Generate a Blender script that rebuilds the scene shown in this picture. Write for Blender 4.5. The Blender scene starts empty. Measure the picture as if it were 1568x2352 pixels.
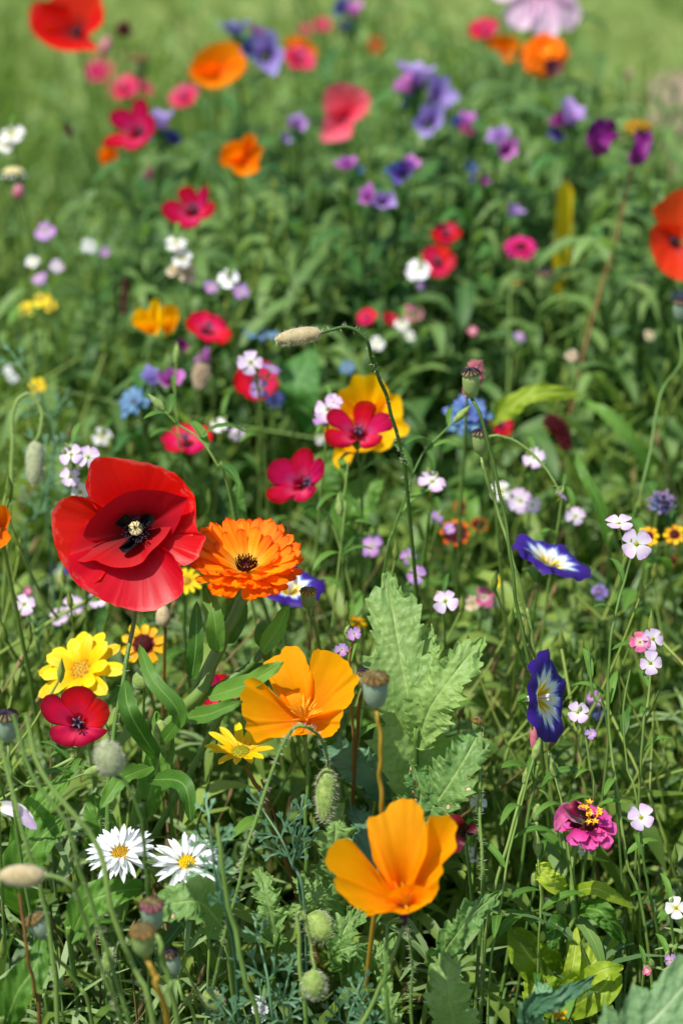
import bpy, math, random
import numpy as np
from mathutils import Vector, Matrix

# ------------------------------------------------------------------ camera, light, exposure
sc = bpy.context.scene
COL = sc.collection
PITCH = math.radians(28.0)
LENS, SW, SH = 70.0, 24.0, 36.0
cam_d = bpy.data.cameras.new('camera')
cam = bpy.data.objects.new('camera', cam_d)
COL.objects.link(cam)
cam.location = (0, 0, 1.0)
cam.rotation_euler = (math.pi / 2 - PITCH, 0, 0)
cam_d.sensor_fit = 'VERTICAL'
cam_d.sensor_height = SH
cam_d.sensor_width = SW
cam_d.lens = LENS
cam_d.clip_start = 0.02
cam_d.clip_end = 2000
cam_d.dof.use_dof = True
cam_d.dof.focus_distance = 1.06
cam_d.dof.aperture_fstop = 4.8
cam_d.dof.aperture_blades = 0
sc.camera = cam

SUN_DIR = Vector((-0.42, -0.24, 1.0)).normalized()      # towards the sun
world = bpy.data.worlds.new('World')
sc.world = world
world.use_nodes = True
wn = world.node_tree
bg = wn.nodes['Background']
sky = wn.nodes.new('ShaderNodeTexSky')
sky.sky_type = 'NISHITA'
sky.sun_disc = False
sky.sun_elevation = math.asin(SUN_DIR.z)
sky.sun_rotation = math.atan2(SUN_DIR.x, SUN_DIR.y)
sky.dust_density = 1.5
wn.links.new(sky.outputs[0], bg.inputs[0])
bg.inputs[1].default_value = 0.13
sun_d = bpy.data.lights.new('sun', 'SUN')
sun_d.energy = 4.9
sun_d.angle = math.radians(0.6)
sun_d.color = (1.0, 0.955, 0.88)
sun = bpy.data.objects.new('sun', sun_d)
COL.objects.link(sun)
sun.rotation_euler = SUN_DIR.to_track_quat('Z', 'Y').to_euler()
sun.location = (0, 0, 5)
sc.view_settings.view_transform = 'Standard'
sc.view_settings.look = 'None'
sc.view_settings.exposure = 0.16
sc.view_settings.gamma = 1.0
sc.view_settings.use_curve_mapping = False
sc.render.engine = 'CYCLES'
sc.cycles.max_bounces = 8
sc.cycles.diffuse_bounces = 4
sc.cycles.transmission_bounces = 4
sc.cycles.sample_clamp_indirect = 6.0
sc.cycles.caustics_reflective = False
sc.cycles.caustics_refractive = False

R = random.Random(11)
NR = np.random.default_rng(11)
RIGHT = Vector((1, 0, 0))
UP = Vector((0, math.sin(PITCH), math.cos(PITCH)))
BACK = Vector((0, -math.cos(PITCH), math.sin(PITCH)))
CAMP = Vector((0, 0, 1.0))
CAMM = Matrix((RIGHT, UP, BACK)).transposed()           # columns are the view axes


def at(x, y, d):
    """point seen at x, y of a 1568 x 2352 picture, d metres along the view axis"""
    cx = (x / 1568 - .5) * SW / LENS
    cy = (.5 - y / 2352) * SH / LENS
    return CAMP + d * (cx * RIGHT + cy * UP - BACK)


def ppm(d):
    return 1568 * LENS / SW / d                         # picture units per metre


def cam_vec(a, b, c):
    return (RIGHT * a + UP * b + BACK * c).normalized()


def S(h):
    h = h.lstrip('#')
    out = []
    for i in (0, 2, 4):
        c = int(h[i:i + 2], 16) / 255
        out.append(c / 12.92 if c < .04045 else ((c + .055) / 1.055) ** 2.4)
    return (*out, 1)


# ------------------------------------------------------------------ materials
class NT:
    def __init__(self, name):
        self.m = bpy.data.materials.new(name)
        self.m.use_nodes = True
        self.t = self.m.node_tree
        self.t.nodes.clear()
        self.out = self.n('ShaderNodeOutputMaterial')

    def n(self, typ, **kw):
        nd = self.t.nodes.new(typ)
        for k, v in kw.items():
            if hasattr(nd, k):
                setattr(nd, k, v)
        return nd

    def l(self, a, b):
        self.t.links.new(a, b)

    def val(self, sock, v):
        if hasattr(v, 'type') or hasattr(v, 'links'):
            self.l(v, sock)
        else:
            sock.default_value = v

    def ramp(self, fac, stops, interp='LINEAR'):
        r = self.n('ShaderNodeValToRGB')
        r.color_ramp.interpolation = interp
        e = r.color_ramp.elements
        while len(e) > 1:
            e.remove(e[-1])
        e[0].position = stops[0][0]
        e[0].color = stops[0][1]
        for p, c in stops[1:]:
            x = e.new(p)
            x.color = c
        self.l(fac, r.inputs[0])
        return r.outputs[0]

    def math(self, op, a, b=0.0, c=0.0):
        x = self.n('ShaderNodeMath', operation=op)
        self.val(x.inputs[0], a)
        self.val(x.inputs[1], b)
        self.val(x.inputs[2], c)
        return x.outputs[0]

    def mix(self, fac, a, b, blend='MIX'):
        x = self.n('ShaderNodeMix', data_type='RGBA', blend_type=blend)
        self.val(x.inputs[0], fac)
        self.val(x.inputs[6], a)
        self.val(x.inputs[7], b)
        return x.outputs[2]

    def noise(self, vec, scale, detail=3, rough=.55):
        x = self.n('ShaderNodeTexNoise')
        if vec is not None:
            self.l(vec, x.inputs['Vector'])
        x.inputs['Scale'].default_value = scale
        x.inputs['Detail'].default_value = detail
        x.inputs['Roughness'].default_value = rough
        return x.outputs[0]

    def mapping(self, vec, scale):
        x = self.n('ShaderNodeMapping')
        self.l(vec, x.inputs[0])
        x.inputs['Scale'].default_value = scale
        return x.outputs[0]

    def surface(self, color, rough=.55, spec=.35, transl=0.0, tcol=None, bump=None, bstr=.3, bdist=.0005, coat=0, sheen=0):
        p = self.n('ShaderNodeBsdfPrincipled')
        self.val(p.inputs['Base Color'], color)
        self.val(p.inputs['Roughness'], rough)
        p.inputs['Specular IOR Level'].default_value = spec
        p.inputs['Coat Weight'].default_value = coat
        p.inputs['Sheen Weight'].default_value = sheen
        nrm = None
        if bump is not None:
            b = self.n('ShaderNodeBump')
            b.inputs['Strength'].default_value = bstr
            b.inputs['Distance'].default_value = bdist
            self.l(bump, b.inputs['Height'])
            self.l(b.outputs[0], p.inputs['Normal'])
            nrm = b.outputs[0]
        if transl > 0:
            t = self.n('ShaderNodeBsdfTranslucent')
            self.val(t.inputs[0], tcol if tcol is not None else color)
            mx = self.n('ShaderNodeMixShader')
            mx.inputs[0].default_value = transl
            self.l(p.outputs[0], mx.inputs[1])
            self.l(t.outputs[0], mx.inputs[2])
            self.l(mx.outputs[0], self.out.inputs[0])
        else:
            self.l(p.outputs[0], self.out.inputs[0])
        return self.m


def petal_mat(name, stops, streak=.25, nstreak=26, transl=.42, rough=.5, spec=.3, tgain=1.0, hue=.012, bstr=.35, edge=None, blot=None):
    """v of the uv runs from claw to tip, u across"""
    k = NT(name)
    uv = k.n('ShaderNodeUVMap').outputs[0]
    sx = k.n('ShaderNodeSeparateXYZ')
    k.l(uv, sx.inputs[0])
    warp = k.noise(k.mapping(uv, (6, 2, 1)), 1.5, 2)
    v = k.math('ADD', sx.outputs[1], k.math('MULTIPLY', k.math('SUBTRACT', warp, .5), .12))
    col = k.ramp(v, stops)
    st = k.noise(k.mapping(uv, (nstreak, 1.3, 1)), 1.0, 4, .65)
    big = k.noise(k.mapping(uv, (3, 3, 1)), 1.0, 3)
    g = k.math('MULTIPLY_ADD', k.math('SUBTRACT', st, .5), streak * 2, 1.0)
    g = k.math('MULTIPLY_ADD', k.math('SUBTRACT', big, .5), .3, g)
    if edge is not None:
        ed = k.math('ABSOLUTE', k.math('SUBTRACT', k.math('MULTIPLY', sx.outputs[0], 2.0), 1.0))
        m = k.math('MAXIMUM', k.math('SMOOTH_MIN', ed, 1.0), sx.outputs[1])
        m = k.math('POWER', m, 7.0)
        col = k.mix(m, col, edge)
    if blot is not None:
        bn = k.noise(k.mapping(uv, (9, 6, 1)), 1.6, 4, .6)
        msk = k.ramp(k.math('MULTIPLY', k.math('MULTIPLY', bn, k.math('POWER', sx.outputs[1], 3.0)), k.math('MULTIPLY_ADD', big, .9, .55)), [(.44, (0, 0, 0, 1)), (.54, (1, 1, 1, 1))])
        col = k.mix(k.math('MULTIPLY', msk, .55), col, blot)
    cc = k.n('ShaderNodeCombineColor')
    for i in range(3):
        k.l(g, cc.inputs[i])
    col = k.mix(1.0, col, cc.outputs[0], 'MULTIPLY')
    oi = k.n('ShaderNodeObjectInfo')
    hs = k.n('ShaderNodeHueSaturation')
    k.l(k.math('MULTIPLY_ADD', k.math('SUBTRACT', oi.outputs['Random'], .5), hue * 2, .5), hs.inputs['Hue'])
    k.l(k.math('MULTIPLY_ADD', oi.outputs['Random'], .22, .9), hs.inputs['Value'])
    k.l(col, hs.inputs['Color'])
    col = hs.outputs[0]
    t = k.mix(1.0, col, (tgain, tgain, tgain, 1), 'MULTIPLY')
    return k.surface(col, rough, spec, transl, t, st, bstr, .0006)


def leaf_mat(name, c1, c2, vein=None, transl=.32, rough=.5, spec=.35, quilt=0.0, attr=False, tboost=(1.5, 1.6, .9), spots=False, dry=None):
    k = NT(name)
    uv = k.n('ShaderNodeUVMap').outputs[0]
    sx = k.n('ShaderNodeSeparateXYZ')
    k.l(uv, sx.inputs[0])
    geo = k.n('ShaderNodeNewGeometry')
    n1 = k.noise(geo.outputs['Position'], 45, 4)
    if attr:
        a = k.n('ShaderNodeAttribute', attribute_name='rnd')
        rnd = a.outputs['Fac']
    else:
        rnd = k.n('ShaderNodeObjectInfo').outputs['Random']
    f = k.math('ADD', k.math('MULTIPLY', n1, .55), k.math('MULTIPLY', rnd, .6))
    stops = [(.2, c1), (.85, c2)]
    if dry is not None:
        stops = [(.12, c1), (.82, c2), (.93, c2), (1.0, dry)]
    col = k.ramp(f, stops)
    c = k.math('ABSOLUTE', k.math('SUBTRACT', sx.outputs[0], .5))
    bump = n1
    if vein is not None:
        mid = k.ramp(c, [(.0, (1, 1, 1, 1)), (.035, (.25, .25, .25, 1)), (.07, (0, 0, 0, 1))])
        # side veins: stripes slanting away from the midrib
        w = k.math('SINE', k.math('MULTIPLY', k.math('SUBTRACT', sx.outputs[1], k.math('MULTIPLY', c, .35)), 75.0))
        side = k.ramp(w, [(.90, (0, 0, 0, 1)), (1.0, (.2, .2, .2, 1))])
        vm = k.math('MAXIMUM', mid, side)
        col = k.mix(vm, col, vein)
        bump = k.math('SUBTRACT', k.math('MULTIPLY', n1, .4), vm)
    if quilt > 0:
        vo = k.n('ShaderNodeTexVoronoi', feature='SMOOTH_F1')
        k.l(geo.outputs['Position'], vo.inputs['Vector'])
        vo.inputs['Scale'].default_value = 260
        fine = k.noise(geo.outputs['Position'], 420, 2)
        q = k.math('ADD', vo.outputs['Distance'], k.math('MULTIPLY', fine, .3))
        bump = k.math('SUBTRACT', bump, k.math('MULTIPLY', q, 1.6))
    if spots:
        vs = k.n('ShaderNodeTexVoronoi')
        k.l(geo.outputs['Position'], vs.inputs['Vector'])
        vs.inputs['Scale'].default_value = 130
        sel = k.math('GREATER_THAN', k.noise(geo.outputs['Position'], 60, 1), .50)
        ds = k.math('ADD', vs.outputs['Distance'], k.math('MULTIPLY', k.math('SUBTRACT', 1.0, sel), 2.0))
        sp = k.ramp(ds, [(.0, S('#d8cfa8')), (.16, S('#c9b98c')), (.21, S('#6b4520')), (.27, (0, 0, 0, 1))])
        mk = k.ramp(ds, [(.22, (1, 1, 1, 1)), (.27, (0, 0, 0, 1))])
        col = k.mix(mk, col, sp)
    t = k.mix(1.0, col, (*tboost, 1), 'MULTIPLY')
    return k.surface(col, rough, spec, transl, t, bump, .6 if quilt else (.55 if vein else .2), .0016 if quilt else .0006)


def plain_mat(name, c1, c2, scale=300, rough=.6, spec=.3, transl=0, bstr=.5, sheen=0):
    k = NT(name)
    geo = k.n('ShaderNodeNewGeometry')
    n1 = k.noise(geo.outputs['Position'], scale, 4)
    col = k.ramp(n1, [(.35, c1), (.68, c2)])
    return k.surface(col, rough, spec, transl, None, n1, bstr, .0006, sheen=sheen)


M = {}
M['poppy'] = petal_mat('poppy_petal', [(0, S('#5c0206')), (.25, S('#a80604')), (.5, S('#d80c04')), (1, S('#e81806'))], .22, 22, .42, .42, .32, 1.1, .006, .3, blot=S('#e8685c'))
M['poppy_inner_shaded'] = petal_mat('poppy_inner_shaded_petal', [(0, S('#380206')), (.35, S('#840606')), (.7, S('#b80a08')), (1, S('#c80e08'))], .22, 22, .34, .5, .25, 1.0, .006, .3)  # naturally dark base, plus the bowl's shade put into the deeper red
M['poppy_orange'] = petal_mat('poppy_orange_petal', [(0, S('#901006')), (.3, S('#e02c0c')), (1, S('#f24018'))], .2, 24, .4, .5)
M['poppy_pink'] = petal_mat('poppy_pink_petal', [(0, S('#c0103c')), (.4, S('#e83a60')), (1, S('#f4788a'))], .15, 20, .4, .5)
M['flax'] = petal_mat('flax_petal', [(0, S('#3c0418')), (.14, S('#7d0a20')), (.25, S('#c8062c')), (.34, S('#f0487c')), (.55, S('#f01458')), (.88, S('#d80842')), (1, S('#b00620'))], .12, 30, .4, .5, .2, 1.0, .012, .4, edge=S('#a80818'))
M['flax_dark'] = petal_mat('flax_dark_petal', [(0, S('#3c0418')), (.16, S('#6d0618')), (.3, S('#c0061e')), (.36, S('#e02048')), (.7, S('#dc0426')), (1, S('#980410'))], .12, 30, .36, .5, .2, 1.0, .01, .4, edge=S('#8a0612'))
M['clarkia'] = petal_mat('clarkia_petal', [(0, S('#a80c3c')), (.5, S('#e0245c')), (1, S('#e8487c'))], .2, 20, .4, .5)
M['eschs'] = petal_mat('golden_petal', [(0, S('#f67200')), (.22, S('#ff9000')), (.6, S('#ffa200')), (1, S('#ffac02'))], .2, 434, .46, .5, .15, 1.15, .006, .55)
M['eschs2'] = petal_mat('deep_orange_petal', [(0, S('#f05000')), (.3, S('#fc7400')), (1, S('#ff8e00'))], .2, 430, .46, .5, .15, 1.1, .006, .5)
M['golden'] = petal_mat('amber_petal', [(0, S('#fa9000')), (.3, S('#ffb400')), (1, S('#ffc604'))], .2, 430, .44, .5, .15, 1.1, .006, .5)
M['calen'] = petal_mat('marigold_petal', [(0, S('#ffe468')), (.25, S('#ffc83c')), (.5, S('#ffa00c')), (.85, S('#ff8602')), (1, S('#f46a02'))], .16, 14, .4, .5, .2, 1.1, .008, .7)
M['yellow'] = petal_mat('yellow_petal', [(0, S('#f0a400')), (.2, S('#fbd004')), (.8, S('#fde010')), (1, S('#fde838'))], .14, 9, .4, .45, .35, 1.0, .008, .6)
M['coreopsis'] = petal_mat('coreopsis_petal', [(0, S('#4a0a04')), (.22, S('#7a1404')), (.30, S('#f8b004')), (1, S('#ffd810'))], .12, 9, .35, .5)
M['coreopsis_dark'] = petal_mat('coreopsis_dark_petal', [(0, S('#2c0604')), (.55, S('#5a0c06')), (.7, S('#e46404')), (1, S('#f4920a'))], .12, 9, .35, .5)
M['white'] = petal_mat('white_petal', [(0, S('#d8dccc')), (.3, S('#eef0f0')), (1, S('#f6f8fb'))], .07, 8, .3, .5, .3, 1.0, .0, .5)
M['whitish'] = petal_mat('cream_petal', [(0, S('#e8dc60')), (.3, S('#f0efe6')), (1, S('#f4f2f4'))], .06, 8, .35, .55)
M['lilac'] = petal_mat('lilac_petal', [(0, S('#e0e090')), (.16, S('#f4f0f4')), (.45, S('#f0dcf2')), (1, S('#dcbce8'))], .1, 12, .4, .55, hue=.03)
M['mauve'] = petal_mat('mauve_petal', [(0, S('#e8e0d0')), (.2, S('#cfa8dc')), (1, S('#b07acc'))], .1, 12, .4, .55, hue=.03)
M['rose'] = petal_mat('rose_petal', [(0, S('#f0e8b0')), (.2, S('#f0c0d0')), (.5, S('#e4609a')), (1, S('#e07aa6'))], .1, 12, .4, .55, hue=.02)
M['zinnia'] = petal_mat('zinnia_petal', [(0, S('#b01a68')), (.4, S('#dc3c98')), (1, S('#e064b0'))], .25, 14, .36, .5, hue=.012)
M['zinnia_hot'] = petal_mat('zinnia_hot_petal', [(0, S('#c01030')), (.4, S('#e4127a')), (1, S('#ec3c9c'))], .2, 14, .36, .5)
M['withered'] = petal_mat('withered_petal', [(0, S('#4c0824')), (.6, S('#7c1038')), (1, S('#b8708c'))], .35, 12, .3, .5)
M['echium'] = petal_mat('bugloss_petal', [(0, S('#7a3c98')), (.4, S('#a070c4')), (1, S('#b09cdc'))], .3, 10, .36, .5, hue=.05)
M['echium_pink'] = petal_mat('bugloss_pink_petal', [(0, S('#8a2c80')), (.4, S('#b848ac')), (1, S('#cc80d0'))], .25, 10, .36, .5, hue=.03)
M['indigo'] = petal_mat('indigo_petal', [(0, S('#2c1c60')), (.5, S('#3c3c8c')), (1, S('#5060a8'))], .25, 10, .3, .5, hue=.04)
M['purple'] = petal_mat('purple_petal', [(0, S('#5c0a50')), (.5, S('#8c1c80')), (1, S('#7a3070'))], .25, 10, .3, .5, hue=.02)
M['maroon'] = petal_mat('maroon_petal', [(0, S('#24040c')), (.5, S('#4c0616')), (1, S('#6c0a22'))], .25, 10, .2, .5)
M['cornflower'] = petal_mat('cornflower_petal', [(0, S('#7c78c8')), (.4, S('#6488c8')), (1, S('#88acdc'))], .2, 10, .36, .5, hue=.03)
M['nigella'] = petal_mat('paleblue_petal', [(0, S('#6c8cb0')), (.5, S('#7fa8cc')), (1, S('#6088b8'))], .2, 10, .36, .5, hue=.02)
M['cosmos'] = petal_mat('pale_pink_petal', [(0, S('#dcaccc')), (.5, S('#e8c4de')), (1, S('#efd2e8'))], .08, 12, .36, .5)
M['dusty'] = petal_mat('dusty_pink_petal', [(0, S('#8c4458')), (.5, S('#b8707c')), (1, S('#cc8c94'))], .3, 10, .25, .6)
M['bluegrey'] = petal_mat('greyblue_petal', [(0, S('#4c5c8c')), (.5, S('#6a80b0')), (1, S('#b08cac'))], .3, 10, .25, .6, hue=.05)
M['dried'] = petal_mat('dried_petal', [(0, S('#a88c68')), (.5, S('#c8b496')), (1, S('#d8c8b0'))], .3, 10, .3, .6, hue=.02)
M['black'] = petal_mat('black_blotch', [(0, S('#060406')), (1, S('#0a0608'))], .2, 20, .05, .55, .25)


def bindweed_mat():
    k = NT('bindweed_corolla')
    uv = k.n('ShaderNodeUVMap').outputs[0]
    sx = k.n('ShaderNodeSeparateXYZ')
    k.l(uv, sx.inputs[0])
    w = k.math('ABSOLUTE', k.math('SINE', k.math('MULTIPLY', sx.outputs[0], math.pi * 10)))
    n = k.noise(k.mapping(uv, (60, 2, 1)), 1.0, 3, .7)
    v = k.math('SUBTRACT', sx.outputs[1], k.math('ADD', k.math('MULTIPLY', w, .2), k.math('MULTIPLY', k.math('SUBTRACT', n, .5), .42)))
    col = k.ramp(v, [(0, S('#d8b000')), (.13, S('#f0d010')), (.20, S('#f4f4e0')), (.36, S('#e8f0f4')), (.46, S('#6878cc')), (.56, S('#3a2090')), (1, S('#40207c'))])
    hs = k.n('ShaderNodeHueSaturation')
    k.l(k.math('MULTIPLY_ADD', n, .5, .75), hs.inputs['Value'])
    k.l(col, hs.inputs['Color'])
    return k.surface(hs.outputs[0], .5, .3, .32, None, n, .4, .0006)


M['bindweed'] = bindweed_mat()
M['stem'] = leaf_mat('green_stem', S('#46702c'), S('#84a050'), dry=S('#94804c'), transl=.1, tboost=(1, 1, .8), rough=.45)
M['stem_dark'] = leaf_mat('dark_stem', S('#35551f'), S('#57752e'), transl=.08, tboost=(1, 1, .8))
M['stem_brown'] = leaf_mat('reddish_stem', S('#5c3a20'), S('#8a6a34'), transl=.05, tboost=(1, 1, .8))
M['stem_amber'] = leaf_mat('amber_stem', S('#8a7420'), S('#b09030'), transl=.1, tboost=(1, 1, .8))
M['hair'] = plain_mat('plant_hair', S('#ccd0b0'), S('#e4e4cc'), 200, .6, .3, .4)
M['hair_dark'] = plain_mat('dark_plant_hair', S('#4c3c30'), S('#7a6a50'), 200, .6, .3, .3)
M['leaf'] = leaf_mat('leaf_green', S('#35641e'), S('#6c9a3a'), S('#8fb45c'), .36)
M['leaf_dark'] = leaf_mat('leaf_dark_green', S('#234f24'), S('#4c8038'), S('#6c9c50'), .3)
M['leaf_blue'] = leaf_mat('leaf_bluish_green', S('#406a4c'), S('#76a078'), None, .25, .5, .3, tboost=(1.2, 1.3, .9))
M['leaf_lime'] = leaf_mat('leaf_yellow_green', S('#7c9c20'), S('#b0c440'), S('#c8d470'), .42)
M['leaf_poppy'] = leaf_mat('crinkled_leaf', S('#568444'), S('#92b262'), S('#a4c274'), .32, .48, .4, 1)
M['leaf_spot'] = leaf_mat('spotted_leaf', S('#568444'), S('#92b262'), S('#a4c274'), .32, .48, .4, 1, spots=True)
M['leaf_pale'] = leaf_mat('pale_leaf_underside', S('#6a8f60'), S('#8aac74'), S('#b4cc9c'), .3, .5, .35, 1, spots=True)
M['pod'] = plain_mat('pod_green', S('#7c9450'), S('#9cb070'), 120, .45, .4, .08)
M['pod_blue'] = plain_mat('pod_greyish_green', S('#7c9480'), S('#9cb094'), 120, .5, .35, .08)
M['crown_brown'] = plain_mat('pod_crown_brown', S('#4c3414'), S('#94702c'), 500, .7, .2)
M['crown_purple'] = plain_mat('pod_crown_purple', S('#5c1c44'), S('#944468'), 500, .7, .2)
M['crown_dark'] = plain_mat('pod_crown_rib', S('#4c3c24'), S('#8c8050'), 500, .7, .2)
M['stigma'] = plain_mat('stigma_cream', S('#c8b478'), S('#e4d8a8'), 600, .6, .3)
M['bud_grey'] = plain_mat('bud_greyish_green', S('#8c9870'), S('#b0b48c'), 300, .7, .2, .1, bstr=1.0, sheen=.4)
M['bud_green'] = plain_mat('bud_green', S('#6c8c38'), S('#9cb05c'), 300, .6, .3, .1, bstr=1.0, sheen=.3)
M['bud_tan'] = plain_mat('bud_tan', S('#a8986c'), S('#c8b890'), 250, .7, .2, .1, bstr=1.0, sheen=.4)
M['bud_pink'] = plain_mat('bud_pink', S('#c8506c'), S('#e4a8b4'), 120, .6, .2, .2)
M['disc_yellow'] = plain_mat('disc_yellow', S('#b89000'), S('#f4d40c'), 900, .7, .2)
M['disc_olive'] = plain_mat('disc_olive', S('#6c7410'), S('#a8a420'), 900, .7, .2)
M['disc_gold'] = plain_mat('disc_gold', S('#8c6810'), S('#d4a830'), 900, .7, .2)
M['disc_maroon'] = plain_mat('disc_maroon', S('#24060a'), S('#5c1410'), 900, .7, .2)
M['anther_gold'] = plain_mat('anther_gold', S('#f4a800'), S('#ffd040'), 600, .6, .3, .2)
M['anther_dark'] = plain_mat('anther_dark', S('#100814'), S('#2c1830'), 600, .5, .4)
M['anther_slate'] = plain_mat('anther_slate', S('#343c58'), S('#6c6c84'), 600, .5, .4)
M['stake'] = plain_mat('stake_yellow', S('#d8b400'), S('#f0d414'), 40, .5, .4)
M['fill_leaf'] = leaf_mat('meadow_leaf', S('#365c20'), S('#92ac50'), None, .38, attr=True, dry=S('#a8985c'))
M['fill_broad'] = leaf_mat('meadow_broad_leaf', S('#2e5c28'), S('#7c9e54'), S('#90ac68'), .36, attr=True)
M['fill_feather'] = leaf_mat('meadow_feathery_leaf', S('#486c40'), S('#92ac70'), None, .32, attr=True)
M['fill_stem'] = leaf_mat('meadow_stalk', S('#4c7428'), S('#94a850'), None, .15, attr=True, dry=S('#8c6c3c'))
M['fill_dry'] = leaf_mat('dry_litter', S('#5c4828'), S('#a89464'), None, .2, attr=True, tboost=(1, 1, 1))
M['grass'] = leaf_mat('lawn_grass', S('#6a8840'), S('#a6b472'), None, .4, attr=True, dry=S('#a89c68'))


def ground_mat(name, c1, c2, c3, scale):
    k = NT(name)
    geo = k.n('ShaderNodeNewGeometry')
    n1 = k.noise(geo.outputs['Position'], scale, 6, .65)
    n2 = k.noise(geo.outputs['Position'], scale * .13, 3)
    col = k.ramp(k.math('ADD', k.math('MULTIPLY', n1, .6), k.math('MULTIPLY', n2, .4)), [(.35, c1), (.52, c2), (.68, c3)])
    return k.surface(col, .95, .1, 0, None, n1, .6, .01)


M['lawn'] = ground_mat('lawn_ground', S('#5c7238'), S('#7c904e'), S('#a4a474'), 14)
M['soil'] = ground_mat('soil_ground', S('#1c140c'), S('#35281a'), S('#54422c'), 60)
M['path'] = ground_mat('gravel_path', S('#74664e'), S('#8c7e68'), S('#9c907a'), 40)


# ------------------------------------------------------------------ mesh helpers
def mk(name, V, F, UV, mat, rnd=None, smooth=True):
    me = bpy.data.meshes.new(name)
    V = np.asarray(V, dtype=np.float32)
    if isinstance(F, np.ndarray):
        nf, k = F.shape
        me.vertices.add(len(V))
        me.vertices.foreach_set('co', V.ravel())
        me.loops.add(nf * k)
        me.loops.foreach_set('vertex_index', F.astype(np.int32).ravel())
        me.polygons.add(nf)
        me.polygons.foreach_set('loop_start', np.arange(0, nf * k, k, dtype=np.int32))
        me.polygons.foreach_set('loop_total', np.full(nf, k, dtype=np.int32))
        me.update(calc_edges=True)
    else:
        me.from_pydata(V.tolist(), [], F)
    if UV is not None:
        ul = me.uv_layers.new(name='UVMap')
        idx = np.zeros(len(me.loops), dtype=np.int32)
        me.loops.foreach_get('vertex_index', idx)
        ul.data.foreach_set('uv', np.asarray(UV, dtype=np.float32)[idx].ravel())
    if rnd is not None:
        at_ = me.attributes.new('rnd', 'FLOAT', 'POINT')
        at_.data.foreach_set('value', np.asarray(rnd, dtype=np.float32))
    if smooth:
        me.polygons.foreach_set('use_smooth', np.ones(len(me.polygons), dtype=bool))
    me.materials.append(mat)
    me.validate()
    return me


def quads(nu, nv, off=0, wrap=False):
    """grid nu (across) x nv (along), index = j*nu+i"""
    i = np.arange(nu if wrap else nu - 1)
    j = np.arange(nv - 1)
    I, J = np.meshgrid(i, j)
    I, J = I.ravel(), J.ravel()
    I2 = (I + 1) % nu
    return np.stack([J * nu + I, J * nu + I2, (J + 1) * nu + I2, (J + 1) * nu + I], 1) + off


def join(parts):
    """list of (V, F(quads), UV) into one"""
    Vs, Fs, Us, o = [], [], [], 0
    for V, F, U in parts:
        Vs.append(V); Fs.append(F + o); Us.append(U)
        o += len(V)
    return np.concatenate(Vs), np.concatenate(Fs), np.concatenate(Us)


def catmull(P, n):
    P = np.asarray(P, dtype=float)
    if len(P) == 2:
        t = np.linspace(0, 1, n)[:, None]
        return P[0] * (1 - t) + P[1] * t
    Q = np.vstack([2 * P[0] - P[1], P, 2 * P[-1] - P[-2]])
    seg = len(P) - 1
    u = np.linspace(0, seg - 1e-6, n)
    k = u.astype(int)
    f = (u - k)[:, None]
    p0, p1, p2, p3 = Q[k], Q[k + 1], Q[k + 2], Q[k + 3]
    return .5 * (2 * p1 + (p2 - p0) * f + (2 * p0 - 5 * p1 + 4 * p2 - p3) * f ** 2 + (3 * p1 - p0 - 3 * p2 + p3) * f ** 3)


def frames(P):
    T = np.gradient(P, axis=0)
    T /= np.linalg.norm(T, axis=1)[:, None] + 1e-12
    ref = np.array([0, 0, 1.0]) if abs(T[0][2]) < .8 else np.array([1.0, 0, 0])
    N = np.zeros_like(P)
    n = np.cross(T[0], ref)
    n /= np.linalg.norm(n)
    for i in range(len(P)):
        n = n - T[i] * np.dot(n, T[i])
        n /= np.linalg.norm(n) + 1e-12
        N[i] = n
    return T, N, np.cross(T, N)


def tube(P, r, sides=7):
    P = np.asarray(P, dtype=float)
    n = len(P)
    r = np.interp(np.linspace(0, 1, n), np.linspace(0, 1, len(np.atleast_1d(r))), np.atleast_1d(r))
    T, N, B = frames(P)
    a = np.linspace(0, 2 * math.pi, sides, endpoint=False)
    V = P[:, None, :] + r[:, None, None] * (np.cos(a)[None, :, None] * N[:, None, :] + np.sin(a)[None, :, None] * B[:, None, :])
    uv = np.stack(np.meshgrid(a / 6.283, np.linspace(0, 1, n)), 2).reshape(-1, 2)
    return V.reshape(-1, 3), quads(sides, n, 0, True), uv


def hairs(P, r, count, length, rad=.00017, out=1.0, rng=R, lean=.0):
    """spikes round a path"""
    P = np.asarray(P, dtype=float)
    r = np.interp(np.linspace(0, 1, len(P)), np.linspace(0, 1, len(np.atleast_1d(r))), np.atleast_1d(r))
    T, N, B = frames(P)
    V, F = [], []
    for _ in range(count):
        i = rng.random() * (len(P) - 1.001)
        k = int(i); f = i - k
        p = P[k] * (1 - f) + P[k + 1] * f
        a = rng.random() * 6.283
        dr = math.cos(a) * N[k] + math.sin(a) * B[k]
        rr = r[k] * (1 - f) + r[k + 1] * f
        d2 = dr * out + T[k] * (rng.uniform(-.35, .35) + lean)
        d2 /= np.linalg.norm(d2)
        s1 = np.cross(d2, T[k]); s1 /= np.linalg.norm(s1) + 1e-9
        s2 = np.cross(d2, s1)
        b = p + dr * rr * .85
        L = length * rng.uniform(.6, 1.15)
        o = len(V)
        V += [b + s1 * rad, b - s1 * rad * .5 + s2 * rad * .87, b - s1 * rad * .5 - s2 * rad * .87, b + d2 * L]
        F += [(o, o + 1, o + 3), (o + 1, o + 2, o + 3), (o + 2, o, o + 3)]
    return np.array(V), F


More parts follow.
